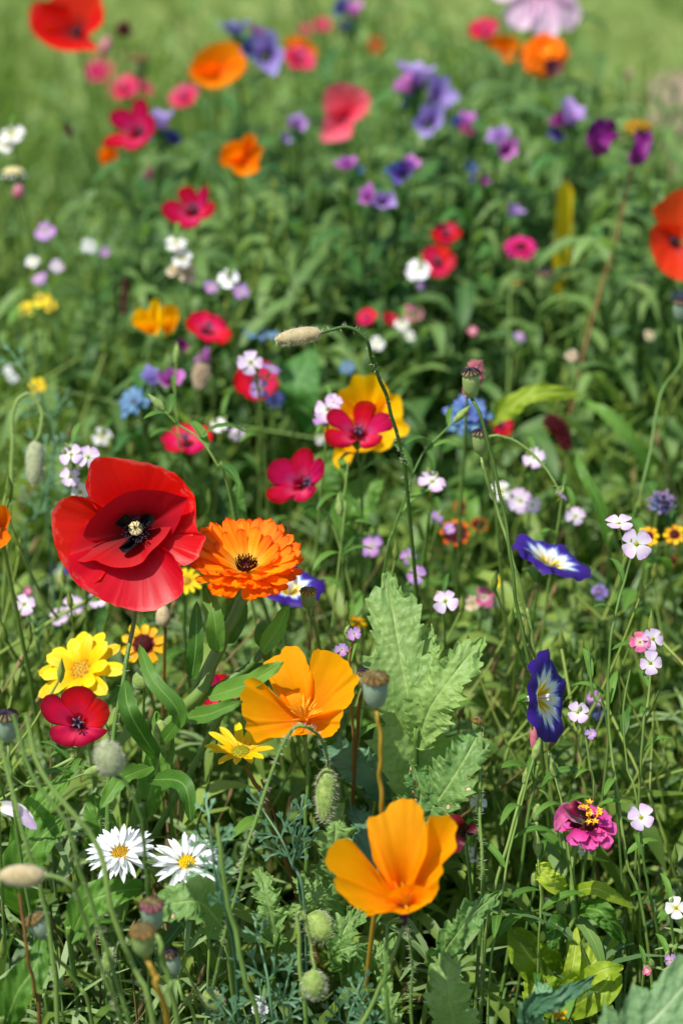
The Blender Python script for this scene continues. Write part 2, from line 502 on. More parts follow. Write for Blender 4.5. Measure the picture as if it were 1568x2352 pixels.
def lathe(prof, sides=16, ribs=0, ribamp=0.0):
    prof = np.asarray(prof, dtype=float)
    a = np.linspace(0, 2 * math.pi, sides, endpoint=False)
    rr = 1 + ribamp * np.cos(a * ribs)
    V = np.stack([prof[:, 0][:, None] * (np.cos(a) * rr)[None], prof[:, 0][:, None] * (np.sin(a) * rr)[None], np.repeat(prof[:, 1][:, None], sides, 1)], 2)
    uv = np.stack(np.meshgrid(a / 6.283, np.linspace(0, 1, len(prof))), 2).reshape(-1, 2)
    return V.reshape(-1, 3), quads(sides, len(prof), 0, True), uv


def petal_geo(L, W, a=.6, b=.5, e0=0., e1=0., cup=0., ruf=0., notch=0., teeth=0., nteeth=3, nu=7, nv=9, seed=0, ridge=0., base=.12):
    """strip from the claw along +y; a, b shape the width, e0/e1 the pitch in degrees at base and its gain to the tip"""
    t = np.linspace(0, 1, nv)
    t = 1 - (1 - t) ** 1.35
    s = np.linspace(-1, 1, nu)
    ff = lambda x: np.maximum(x, 1e-6) ** a * np.maximum(1 - x, 0) ** b
    tm = a / (a + b)
    prof = ff(t) / ff(np.array([tm]))[0]
    prof = np.maximum(prof, base * (t < .5))
    prof[-1] = max(prof[-1], .16 if nteeth and teeth else .05)
    ang = np.radians(e0 + e1 * t)
    dt = np.gradient(t)
    y = np.cumsum(np.cos(ang) * dt); y -= y[0]
    z = np.cumsum(np.sin(ang) * dt); z -= z[0]
    q = np.random.default_rng(seed)
    ph = q.random(4) * 6.28
    Sg, Tg = np.meshgrid(s, t)
    w = prof[:, None] * W / 2 * np.ones_like(Sg)
    X = Sg * w
    tip = Tg ** 5
    cut = notch * np.exp(-(Sg / .35) ** 2) * tip
    if teeth:
        cut = cut + teeth * tip * (.5 - .5 * np.cos(Sg * math.pi * nteeth + math.pi * (nteeth % 2 == 0)))
    Y = y[:, None] * L * (1 - cut)
    nz = np.cos(ang)[:, None]; ny = -np.sin(ang)[:, None]
    off = cup * W * Sg ** 2 * prof[:, None] + ruf * L * Tg ** 2 * (np.sin(Sg * 4.2 + ph[0]) * .6 + .5 * np.sin(Sg * 8.5 + Tg * 3 + ph[1])) + ridge * W * np.cos(Sg * math.pi * 2) * np.minimum(1, 3 * Tg)
    Z = z[:, None] * L + off * nz
    Y = Y + off * ny
    X = X * (1 + .05 * np.sin(Tg * 9 + ph[2]))
    V = np.stack([X, Y, Z], 2).reshape(-1, 3)
    UV = np.stack([(Sg + 1) / 2, Tg], 2).reshape(-1, 2)
    return V, quads(nu, nv), UV


def leaf_geo(P, Nrm, W, teeth=0, depth=0., lobes=0, ldepth=0., nu=5, nv=12, fold=.15, wrinkle=0., prof=None, seed=0, a=.55, b=.75):
    """leaf along a 3d midrib; fine teeth and lobes pointing to the tip"""
    P = catmull(P, nv)
    T = np.gradient(P, axis=0)
    T /= np.linalg.norm(T, axis=1)[:, None]
    Nrm = np.asarray(Nrm, dtype=float)
    N = Nrm - T * (T @ Nrm)[:, None]
    N /= np.linalg.norm(N, axis=1)[:, None]
    B = np.cross(T, N)
    t = np.linspace(0, 1, nv)
    s = np.linspace(-1, 1, nu)
    if prof is None:
        ff = t ** a * (1 - t) ** b
        pr = ff / ff.max()
    else:
        pr = np.interp(t, np.linspace(0, 1, len(prof)), prof)
    q = np.random.default_rng(seed)
    Sg, Tg = np.meshgrid(s, t)
    w = W * pr[:, None] * np.ones_like(Sg)
    shift = np.zeros_like(Sg)
    seglen = np.linalg.norm(P[-1] - P[0])
    for sg in (-1, 1):
        m = (Sg * sg > 0)
        jit = q.random() * .5
        if lobes:
            f = (Tg * lobes + jit) % 1.0
            tri = np.where(f < .72, f / .72, (1 - f) / .28)
            w = np.where(m, w * (1 - ldepth + ldepth * tri), w)
            shift = np.where(m, shift + tri * .035, shift)
        if teeth:
            f = (Tg * teeth + jit * .7 + .15 * np.sin(Tg * 23 + jit * 9)) % 1.0
            tri = np.where(f < .78, f / .78, (1 - f) / .22)
            w = np.where(m, w * (1 - depth * (1 - tri)), w)
            shift = np.where(m, shift + tri * .3 / teeth, shift)
    off = fold * w * np.abs(Sg) ** 1.3
    if wrinkle:
        ph = q.random(8) * 6.28
        off = off + wrinkle * (np.sin(Tg * 38 - np.abs(Sg) * 5 + ph[0]) * .5 * np.abs(Sg) + np.sin(Tg * 17 + Sg * 7 + ph[1]) * .5 + np.sin(Tg * 61 + Sg * 13 + ph[2]) * .3) * np.minimum(1, np.abs(Sg) * 3)
        off = off + wrinkle * 1.6 * Sg ** 2 * np.sin(Tg * 12 + ph[3] + (Sg > 0) * 2)
    V = P[:, None, :] + B[:, None, :] * (Sg * w)[..., None] + N[:, None, :] * off[..., None] + T[:, None, :] * (shift * np.abs(Sg) ** 2 * seglen)[..., None]
    UV = np.stack([(Sg + 1) / 2, Tg], 2).reshape(-1, 2)
    return V.reshape(-1, 3), quads(nu, nv), UV


# ------------------------------------------------------------------ object helpers
HEADS = []            # (x, y, radius, depth): foliage in front of these is kept away


def head(x, y, r, d):
    HEADS.append((x, y, r, d))


def thing(name, label, cat, base, group=None):
    o = bpy.data.objects.new(name, None)
    COL.objects.link(o)
    o.location = base
    o.empty_display_size = .01
    o['label'] = label
    o['category'] = cat
    if group:
        o['group'] = group
    return o


def part(name, me, parent, mat=None, kind=None, label=None):
    o = bpy.data.objects.new(name, me)
    COL.objects.link(o)
    o.parent = parent
    if mat is not None:
        o.matrix_local = mat
    if kind:
        o['kind'] = kind
    if label:
        o['label'] = label
    return o


def rel(root, Mw):
    """world matrix -> matrix under root (roots only translate)"""
    return Matrix.Translation(-Vector(root.location)) @ Mw


def frame(pos, axis, roll=0.0):
    z = Vector(axis).normalized()
    ref = UP if abs(z.dot(UP)) < .95 else RIGHT
    x = ref.cross(z).normalized()
    y = z.cross(x)
    m = Matrix((x, y, z)).transposed().to_4x4()
    return Matrix.Translation(pos) @ m @ Matrix.Rotation(math.radians(roll), 4, 'Z')


CACHE = {}


def cached(key, fn):
    if key not in CACHE:
        CACHE[key] = fn()
    return CACHE[key]


def ground_base(P, lean=.05):
    """where a stem whose lowest given point is P meets the soil"""
    k = min(.16, P.z * .35) * lean / .05
    return Vector((P.x + R.uniform(-k, k) * .5, max(P.y + R.uniform(-.2, .9) * k, .35), 0))


def stem_world(headpos, pts, d):
    """pts: picture points (x, y[, d]) below the head; then down to the ground"""
    out = [Vector(headpos)]
    for p in pts or []:
        out.append(at(p[0], p[1], p[2] if len(p) > 2 else d))
    g = ground_base(out[-1])
    if out[-1].z > .12:
        mid = out[-1].lerp(g, .5)
        if len(out) > 1:
            dirn = (out[-1] - out[-2]).normalized()
            if dirn.z < -.3:
                k = out[-1].z * .5 / -dirn.z
                mid = mid.lerp(out[-1] + dirn * k, .5)
                g2 = out[-1] + dirn * (out[-1].z / -dirn.z)
                g = g.lerp(Vector((g2.x, max(g2.y, .4), 0)), .5)
                mid = out[-1].lerp(g, .5).lerp(mid, .4)
        else:
            mid += Vector((R.uniform(-.008, .008), R.uniform(-.008, .008), 0))
        out.append(mid)
    out.append(g)
    return out


def add_stem(root, pts, r0, r1, mat='stem', hair=0, hlen=.003, hmat='hair', n=None, sides=7, name='stem'):
    P = catmull([tuple(Vector(p) - Vector(root.location)) for p in pts], n or max(10, 6 * len(pts)))
    q = np.linspace(0, 1, len(P))
    for ax_ in range(2):
        P[:, ax_] += r0 * .55 * np.sin(q * R.uniform(9, 30) + R.random() * 6) * np.sin(q * math.pi) + r0 * .3 * np.sin(q * R.uniform(40, 70)) * np.sin(q * math.pi)
    V, F, U = tube(P, [r0, (r0 + r1) / 2 * R.uniform(.85, 1.0), (r0 + r1) / 2 * R.uniform(.95, 1.1), r1], sides)
    st = part(name, mk(name, V, F, U, M[mat]), root)
    if hair:
        HV, HF = hairs(P, [r0, r1], hair, hlen)
        part('hair', mk('hair', HV, HF, None, M[hmat], smooth=False), st, kind='stuff')
    return st, P


def leaves_on(root, P, n, L, W, mat='leaf', lo=.15, hi=.85, up=.9, droop=.5, share='l', nv=8):
    """lanceolate leaves, each a part sharing one of a few meshes"""
    T, N, B = frames(P)
    for i in range(n):
        f = lo + (hi - lo) * (i + R.random() * .6) / n
        k = min(int(f * (len(P) - 1)), len(P) - 2)
        p = P[k] + (P[k + 1] - P[k]) * (f * (len(P) - 1) - k)
        v = R.randrange(4)

        def make(v=v):
            q = random.Random(v + 5)
            dr = droop * q.uniform(.4, 1.4)
            path = [(0, 0, 0), (0, .35, .20 * up), (0, .7, .26 * up - .1 * dr), (0, 1.0, .24 * up - .45 * dr)]
            Vv, Ff, Uu = leaf_geo(path, (0, -.2, 1), W / L / 2, nu=5, nv=nv, fold=.25, seed=v)
            return mk('leaf', Vv, Ff, Uu, M[mat])
        me = cached(('leaf', mat, v, round(W / L, 2), round(up, 1), round(droop, 1), nv), make)
        s = L * R.uniform(.7, 1.15) * (1.15 - .5 * (1 - f))
        m = Matrix.Translation(p) @ Matrix.Rotation(i * 2.4 + R.uniform(-.4, .4), 4, 'Z') @ Matrix.Rotation(R.uniform(-.1, .6), 4, 'X') @ Matrix.Scale(s, 4)
        part('leaf', me, root, m)


# ------------------------------------------------------------------ flower builders
def start(name, label, cat, group, x, y, d, axis, pts, back=.0, roll=0, hx=0, hy=0):
    pos = at(x, y, d)
    ax = cam_vec(*axis)
    nk = pos - ax * back
    sw = stem_world(nk, pts, d)
    # leave the flower from behind, then bend down
    if len(sw) > 1 and (pts is None or not pts):
        sw.insert(1, nk - ax * .012 + Vector((0, 0, -.016)))
    root = thing(name, label, cat, sw[-1], group)
    H = rel(root, frame(pos, ax, roll))
    return root, H, sw


def ring(root, H, me, n, r0, tilt=0, jit=4, z=0, name='petal', parent=None, scale=1.0, sj=.06, phase=None, hmul=None):
    ph = R.random() * 360 if phase is None else phase
    for i in range(n):
        a = math.radians(ph + 360 * i / n + R.uniform(-jit, jit))
        s = scale * R.uniform(1 - sj, 1 + sj)
        m = H @ Matrix.Rotation(a, 4, 'Z') @ Matrix.Translation((0, r0, z + R.uniform(-.0002, .0002))) @ Matrix.Rotation(math.radians(tilt + R.uniform(-jit, jit) * .8), 4, 'X') @ Matrix.Rotation(math.radians(R.uniform(-jit, jit) * 1.2), 4, 'Y') @ Matrix.Scale(s, 4)
        mesh = me[(i * 7 + 3 * (i // 2)) % len(me)] if isinstance(me, list) else me
        part(name, mesh, parent or root, m)


def pet(key, mat, **kw):
    return cached(('pet', key, mat), lambda: [mk('petal', *petal_geo(seed=i, **kw), M[mat]) for i in range(3)])


def dome_geo(r, h, n=10, sides=18, knobs=0, krad=0, kh=0, seed=1, flat=.0):
    prof = [(r * math.sin(math.pi / 2 * i / n) + 1e-5, h * math.cos(math.pi / 2 * i / n) - flat * h * (1 - i / n) ** 2) for i in range(n + 1)]
    prof.append((r * .8, -h * .4)); prof.append((1e-5, -h * .5))
    G = [lathe(prof, sides)]
    for i in range(knobs):
        f = math.sqrt((i + .5) / knobs)
        a = i * 2.39996
        rr = r * f * .97
        zz = h * math.sqrt(max(0, 1 - f * f)) - flat * h * (1 - f) ** 2
        P = [(math.cos(a) * rr, math.sin(a) * rr, zz - kh * .3), (math.cos(a) * rr * 1.03, math.sin(a) * rr * 1.03, zz + kh)]
        G.append(tube(catmull(P, 3), [krad * .8, krad * 1.1, krad * .4], 5))
    return join(G)


def flax(x, y, D, d, axis, label, roll=0, mat='flax', pts=None, n=5, leaves=5, group='crimson flax blossoms', cup=22, notch=.03, stem='stem'):
    s = D / ppm(d)
    root, H, sw = start('flax_flower', label, 'flower', group, x, y, d, axis, pts, .006 * s / .033, roll)
    L = s * .52
    me = pet('flax%d' % cup, mat, L=.0172, W=.0148, a=.85, b=.46, e0=cup + 18, e1=-cup * 1.4, cup=.07, ruf=.05, notch=notch, nu=9, nv=11)
    ring(root, H, me, n, 0, 0, 5, 0, scale=L / .0172, phase=roll, sj=.05)
    k = s / .034

    def st():
        G = []
        for i in range(5):
            a = i * 1.2566
            G.append(tube(catmull([(0, 0, 0), (math.cos(a) * .0016, math.sin(a) * .0016, .005), (math.cos(a) * .0022, math.sin(a) * .0022, .0085)], 5), [.00022, .00018, .0002], 5))
            G.append(tube(catmull([(math.cos(a) * .0012, math.sin(a) * .0012, .0086), (math.cos(a) * .0034, math.sin(a) * .0034, .0088)], 3), [.0004, .0006, .0003], 6))
            a += .6
            G.append(tube(catmull([(0, 0, .001), (math.cos(a) * .0007, math.sin(a) * .0007, .006), (math.cos(a) * .002, math.sin(a) * .002, .0105)], 5), [.0002, .0002, .0003], 5))
        return mk('stamens', *join(G), M['anther_slate'])
    part('stamens', cached('flaxst', st), root, H @ Matrix.Scale(k, 4), kind='stuff')
    calyx(root, H, k, .0045, .011)
    _, P = add_stem(root, sw, .0007, .0011, stem)
    if leaves:
        leaves_on(root, P, leaves, .026, .005, 'leaf', .1, .6)
    head(x, y, D * .55, d)
    return root


def calyx(root, H, k, r, h, mat='leaf', n=5):
    def f():
        G = [lathe([(1e-4, -h), (r * .45, -h * .85), (r * .75, -h * .45), (r * .8, -.001)], 9)]
        for i in range(n):
            a = 6.283 * i / n
            c, s_ = math.cos(a), math.sin(a)
            G.append(leaf_geo([(c * r * .3, s_ * r * .3, -h * .8), (c * r * .9, s_ * r * .9, -h * .35), (c * r * 1.25, s_ * r * 1.25, h * .15)], (c, s_, .4), r * .45, nu=3, nv=5, fold=.1))
        return mk('calyx', *join(G), M[mat])
    return part('calyx', cached(('calyx', r, h, mat, n), f), root, H @ Matrix.Scale(k, 4))


def daisy(x, y, D, d, axis, label, cat='flower', name='daisy', mat='yellow', n=(14,), pw=.28, disc='disc_gold', dr=.2, dh=.5, tilt=(10,), curl=-20, knobs=40, roll=0, pts=None, group=None, lens=(1.0,), teeth=.06, nteeth=3, stem='stem', leaves=3, a=.35, b=.3, jit=5, sj=.08, cup=.12, r1=.0016, lleaf='leaf', dflat=0, ruf=.02):
    s = D / ppm(d)
    root, H, sw = start(name, label, cat, group, x, y, d, axis, pts, .004, roll)
    Rr = s / 2
    rd = Rr * dr
    L0 = Rr - rd * .7
    for k, cnt in enumerate(n):
        ln = L0 * lens[k]
        me = pet((name, mat, k, round(pw, 2), curl, tuple(lens)), mat, L=.02 * lens[k], W=.02 * pw, a=a, b=b, e0=0, e1=curl, cup=cup, teeth=teeth, nteeth=nteeth, ruf=ruf, nu=7, nv=8, ridge=.05)
        ring(root, H, me, cnt, rd * .7, tilt[k], jit, .0008 * k, scale=L0 / .02, sj=sj, phase=roll + 9 * k)
    dg = cached(('disc', disc, round(dh, 2), knobs, dflat), lambda: mk('disc', *dome_geo(.005, .005 * dh, knobs=knobs, krad=.00033, kh=.0005, flat=dflat), M[disc]))
    part('disc', dg, root, H @ Matrix.Scale(rd / .005, 4))
    calyx(root, H, rd / .0038 * .8, .0045, .008, 'leaf', 8)
    _, P = add_stem(root, sw, r1 * .75, r1, stem)
    if leaves:
        leaves_on(root, P, leaves, .045, .011, lleaf, .15, .7)
    head(x, y, D * .52, d)
    return root


def cross4(parent_root, H, s, mat, n=4, roll=0, centre='disc_olive'):
    """a small four petalled blossom; its centre is the part, petals are sub-parts"""
    dm = cached(('c4', centre), lambda: mk('blossom', *join([dome_geo(.0011, .0012, 5, 10), lathe([(.0009, -.0002), (.0009, -.005), (.0006, -.009)], 8)]), M[centre]))
    c = part('blossom', dm, parent_root, H @ Matrix.Scale(s / .014, 4))
    me = pet('c4', mat, L=.0068, W=.0070, a=.8, b=.38, e0=12, e1=-22, cup=.06, ruf=.06, notch=.10, nu=7, nv=7)
    for i in range(n):
        m = Matrix.Rotation(math.radians(roll + 360 * i / n + R.uniform(-9, 9)), 4, 'Z') @ Matrix.Translation((0, .0006, .0004)) @ Matrix.Rotation(math.radians(R.uniform(-10, 12)), 4, 'X') @ Matrix.Scale(R.uniform(.9, 1.08), 4)
        part('petal', me[i % 3], c, m)
    return c


def stock(spots, label, mat='lilac', pts=None, group='small four petalled stock flowers', leaves=3, stem='stem', buds=2):
    """spots: (x, y, D, d[, mat, axis]); one plant, blossoms on short branches of one stem"""
    x0, y0, D0, d0 = spots[0][:4]
    p0 = at(x0, y0, d0)
    sw = stem_world(p0 - BACK * .003, pts, d0)
    if not pts:
        sw.insert(1, p0 - BACK * .008 + Vector((0, 0, -.012)))
    root = thing('stock_plant', label, 'flower', sw[-1], group)
    _, P = add_stem(root, sw, .0006, .0011, stem)
    rl = Vector(root.location)
    for k, sp in enumerate(spots):
        x, y, D, d = sp[:4]
        m_ = sp[4] if len(sp) > 4 and sp[4] else mat
        ax = cam_vec(*(sp[5] if len(sp) > 5 else (R.uniform(-.4, .4), R.uniform(.1, .6), 1)))
        pos = at(x, y, d)
        H = rel(root, frame(pos, ax, R.random() * 90))
        cross4(root, H, D / ppm(d), m_, roll=R.random() * 90, n=4 if k % 5 != 4 else 5)
        head(x, y, D * .6, d)
        if k:
            a = pos - rl - ax * .004
            j = min(len(P) - 1, max(1, int(len(P) * (.06 + .03 * k))))
            tgt = Vector(P[j])
            mid = a.lerp(tgt, .55) + Vector((0, 0, -.003))
            V, F, U = tube(catmull([tuple(a), tuple(mid), tuple(tgt)], 7), [.0005, .0006], 5)
            part('branch', mk('branch', V, F, U, M[stem]), root)
    bm = cached('stockbud', lambda: mk('bud', *lathe([(1e-4, -.003), (.0011, -.001), (.0013, .0015), (1e-4, .004)], 8), M['bud_green']))
    for k in range(buds):
        p = P[min(len(P) - 1, 1 + k)]
        part('bud', bm, root, Matrix.Translation(Vector(p) + Vector((R.uniform(-.004, .004), R.uniform(-.003, .003), R.uniform(0, .005)))) @ Matrix.Rotation(R.uniform(-.6, .6), 4, 'Y'))
    if leaves:
        leaves_on(root, P, leaves, .022, .0045, 'leaf', .15, .6)
    return root


def bell_geo(L=.02, Rm=.011, lobes=5, seed=0):
    n, sides = 9, 25
    t = np.linspace(0, 1, n)
    a = np.linspace(0, 2 * math.pi, sides)
    A, T = np.meshgrid(a, t)
    r = Rm * (.18 + .72 * T ** 1.2)
    lob = .5 + .5 * np.cos(A * lobes)
    fl = T ** 4
    q = np.random.default_rng(seed)
    r = r * (1 + .34 * fl * lob + .08 * fl * np.sin(A * 9 + 1)) * (1 + .2 * np.sin(A * 2 + q.random() * 6) * T)
    z = L * (T * .95 + .16 * fl * lob + .10 * fl * np.cos(A + 1))
    z = z - L * .12 * T ** 6
    V = np.stack([r * np.cos(A), r * np.sin(A), z], 2).reshape(-1, 3)
    U = np.stack([A / 6.283, T], 2).reshape(-1, 2)
    return V, quads(sides, n), U


def bugloss(spots, label, pts=None, leaves=9, group="viper's bugloss plants", lw=.019, ll=.085):
    """spots: (x, y, D, d, mat, axis)"""
    x0, y0, D0, d0 = spots[0][:4]
    p0 = at(x0, y0, d0)
    sw = stem_world(p0 - UP * .012, pts, d0)
    root = thing('bugloss_plant', label, 'flower', sw[-1], group)
    _, P = add_stem(root, sw, .0016, .0028, 'stem_dark')
    rl = Vector(root.location)
    ms = {m: [mk('blossom', *bell_geo(seed=i), M[m]) for i in range(3)] for m in ('echium', 'echium_pink', 'indigo', 'purple', 'rose')} if 'bells' not in CACHE else CACHE['bells']
    CACHE['bells'] = ms
    top = Vector(P[1])
    for k, sp in enumerate(spots):
        x, y, D, d = sp[:4]
        m_ = sp[4] if len(sp) > 4 else 'echium'
        ax = cam_vec(*(sp[5] if len(sp) > 5 else (R.uniform(-.7, .7), R.uniform(.2, .9), R.uniform(.3, 1))))
        s = D / ppm(d) / .024
        pos = at(x, y, d) - ax * .013 * s
        H = rel(root, frame(pos, ax, R.random() * 360))
        bl = part('blossom', ms[m_][k % 3], root, H @ Matrix.Scale(s, 4))
        cx = cached('bugcal', lambda: mk('calyx', *join([leaf_geo([(math.cos(a) * .001, math.sin(a) * .001, -.002), (math.cos(a) * .0035, math.sin(a) * .0035, .004), (math.cos(a) * .004, math.sin(a) * .004, .011)], (math.cos(a), math.sin(a), .2), .0014, nu=3, nv=5) for a in (0, 1.26, 2.5, 3.77, 5.03)]), M['leaf_dark']))
        part('calyx', cx, bl)
        head(x, y, D * .6, d)
        a = Vector(pos) - rl
        V, F, U = tube(catmull([tuple(a), tuple(a.lerp(top, .5) + Vector((0, 0, -.004))), tuple(top)], 6), [.0007, .001], 5)
        part('branch', mk('branch', V, F, U, M['stem_dark']), root)
    bm = cached('bugbud', lambda: mk('bud', *lathe([(1e-4, -.004), (.0016, -.002), (.002, .002), (.0012, .006), (1e-4, .008)], 8), M['leaf_dark']))
    for k in range(3):
        part('bud', bm, root, Matrix.Translation(Vector(P[0]) + Vector((R.uniform(-.010, .010), R.uniform(-.008, .008), R.uniform(-.012, .006)))) @ Matrix.Rotation(R.uniform(-.9, .9), 4, 'Y'))
    leaves_on(root, P, leaves, ll, lw, 'leaf_dark', .02, .62, up=1.2, droop=.9, nv=10)
    return root


def pod_geo(sides=20, mat='pod'):
    prof = [(.06, -.02), (.10, .0), (.12, .02), (.22, .06), (.36, .16), (.46, .34), (.50, .55), (.50, .72), (.46, .88), (.36, .93), (1e-3, .94)]
    return mk('capsule', *lathe(prof, sides, 10, .012), M[mat])


def pod(x, y, W, Hh, d, label, pts, crown='crown_dark', mat='pod', axis=(0, .88, .47), hair=0, stem='stem', flat=.0, r=.0009, group='poppy seed pods', hmat='hair'):
    """x, y is the middle of the pod"""
    ax = cam_vec(*axis)
    k = ppm(d)
    w, h = W / k, Hh / k
    h = h / max(.6, math.sqrt(1 - axis[2] ** 2 / (axis[0] ** 2 + axis[1] ** 2 + axis[2] ** 2)))
    pos = at(x, y, d) - ax * h * .48
    sw = stem_world(pos, pts, d)
    root = thing('seed_pod', label, 'seed pod', sw[-1], group)
    H = rel(root, frame(pos, ax, R.random() * 90)) @ Matrix.Diagonal((w, w, h, 1))
    part('capsule', cached(('pod', mat), lambda: pod_geo(mat=mat)), root, H)

    def cr(which):
        G, G2 = [], []
        G.append(lathe([(.40, .88), (.53, .875), (.56, .90), (.44, .955), (.22, 1.02), (1e-3, 1.05)], 36, 12, .06))
        for i in range(12):
            a = i * math.pi / 6
            c, s_ = math.cos(a), math.sin(a)
            G2.append(tube(catmull([(c * .03, s_ * .03, 1.06), (c * .25, s_ * .25, 1.02), (c * .44, s_ * .44, .965), (c * .57, s_ * .57, .90)], 6), [.03, .045, .05, .03], 5))
        return mk('crown', *join(G), M[crown]) if which == 0 else mk('rib', *join(G2), M['crown_dark' if crown != 'crown_dark' else 'anther_dark'])
    cw = part('crown', cached(('crown', crown), lambda: cr(0)), root, H)
    part('rib', cached(('rib', crown), lambda: cr(1)), cw, kind='stuff')
    add_stem(root, sw, r, r * 1.3, stem, hair, .0028, hmat, n=14 + 8 * len(sw))
    head(x, y, max(W, Hh) * .6, d)
    return root


def hairy_bud(x, y, Wd, Ln, d, dirn, label, pts, mat='bud_green', hair=150, hlen=.0026, stem='stem', sh=120, r=.001, group='hairy poppy buds', hmat='hair', shmat='hair'):
    """dirn: direction in view axes from stalk end to tip; pts from the stalk end on"""
    ax = cam_vec(*dirn)
    k = ppm(d)
    w, h = Wd / k, Ln / k
    pos = at(x, y, d) - ax * h / 2
    sw = stem_world(pos, pts, d)
    root = thing('poppy_bud', label, 'bud', sw[-1], group)
    H = rel(root, frame(pos, ax, 20)) @ Matrix.Diagonal((w, w, h, 1))
    prof = [(.10, -.01), (.16, .01), (.34, .08), (.46, .22), (.50, .42), (.47, .62), (.38, .80), (.22, .94), (.08, 1.0), (1e-3, 1.005)]
    b = part('bud', cached(('budm', mat), lambda: mk('bud', *lathe(prof, 20, 2, .03), M[mat])), root, H)
    if hair:
        P = catmull([(0, 0, z * h) for z in (0, .25, .5, .75, 1)], 24)
        rr = np.interp(np.linspace(0, 1, 24), [p[1] for p in prof], [p[0] * w for p in prof])
        HV, HF = hairs(P, rr, int(hair * 1.7), hlen, .00016, lean=.3)
        bb = part('hair', mk('hair', HV, HF, None, M[hmat], smooth=False), b, kind='stuff')
        bb.matrix_local = Matrix.Diagonal((1 / w, 1 / w, 1 / h, 1))
    add_stem(root, sw, r * .85, r * 1.25, stem, sh, .0027, shmat, n=16 + 8 * len(sw))
    head(x, y, max(Wd, Ln) * .5, d)
    return root


def fan_petal(root, name, cx, cy, d, outline, zf, mat, nu=41, nv=18, crumple=.0012, seed=0, conv=None, base=None, edge=.0006, z0=0.0, label=None):
    """petal spread from its claw to a rim; zf(s, t, r) is its height in metres towards the viewer"""
    k = ppm(d)
    O = np.array([conv(*p) if conv else p for p in outline], dtype=float)
    O = catmull(O, nu)
    s = np.linspace(0, 1, nu)
    t = np.linspace(0, 1, nv)
    b = np.array(base if base is not None else (cx, cy), dtype=float)
    Sg, Tg = np.meshgrid(s, t)
    q = np.random.default_rng(seed)
    ph = q.random(12) * 6.28
    fq = q.uniform(6, 48, 7)
    fr = sum(np.sin(Sg * fq[i] + ph[i] + Tg * (5 - i * 1.7) + 1.5 * np.sin(Sg * 5 + ph[i + 1])) * (.9 / (1 + fq[i] / 14)) for i in range(7))
    fr2 = sum(np.sin(Sg * (70 + 23 * i) + ph[7 + i] + Tg * 2 + 3 * np.sin(Sg * 7 + ph[i])) for i in range(3)) * .3
    wav = fr * (.45 * Tg ** 2) + fr2 * .22 * Tg ** 4 + .7 * np.sin(Sg * 7 + Tg * 4 + ph[6]) * Tg * .8
    rim = 1 + edge / .0006 * (.006 * fr + .008 * fr2) * Tg ** 6
    X = b[0] + (O[:, 0][None] - b[0]) * Tg * rim
    Y = b[1] + (O[:, 1][None] - b[1]) * Tg * rim
    rr = np.hypot(X - cx, Y - cy) / k
    Z = zf(Sg, Tg, rr) + crumple * wav + z0
    V = np.stack([(X - cx) / k, -(Y - cy) / k, Z], 2).reshape(-1, 3)
    U = np.stack([Sg, Tg], 2).reshape(-1, 2)
    pos = at(cx, cy, d)
    H = rel(root, Matrix.Translation(pos) @ CAMM.to_4x4())
    return part(name, mk(name, V, quads(nu, nv), U, M[mat]), root, H, label=label)


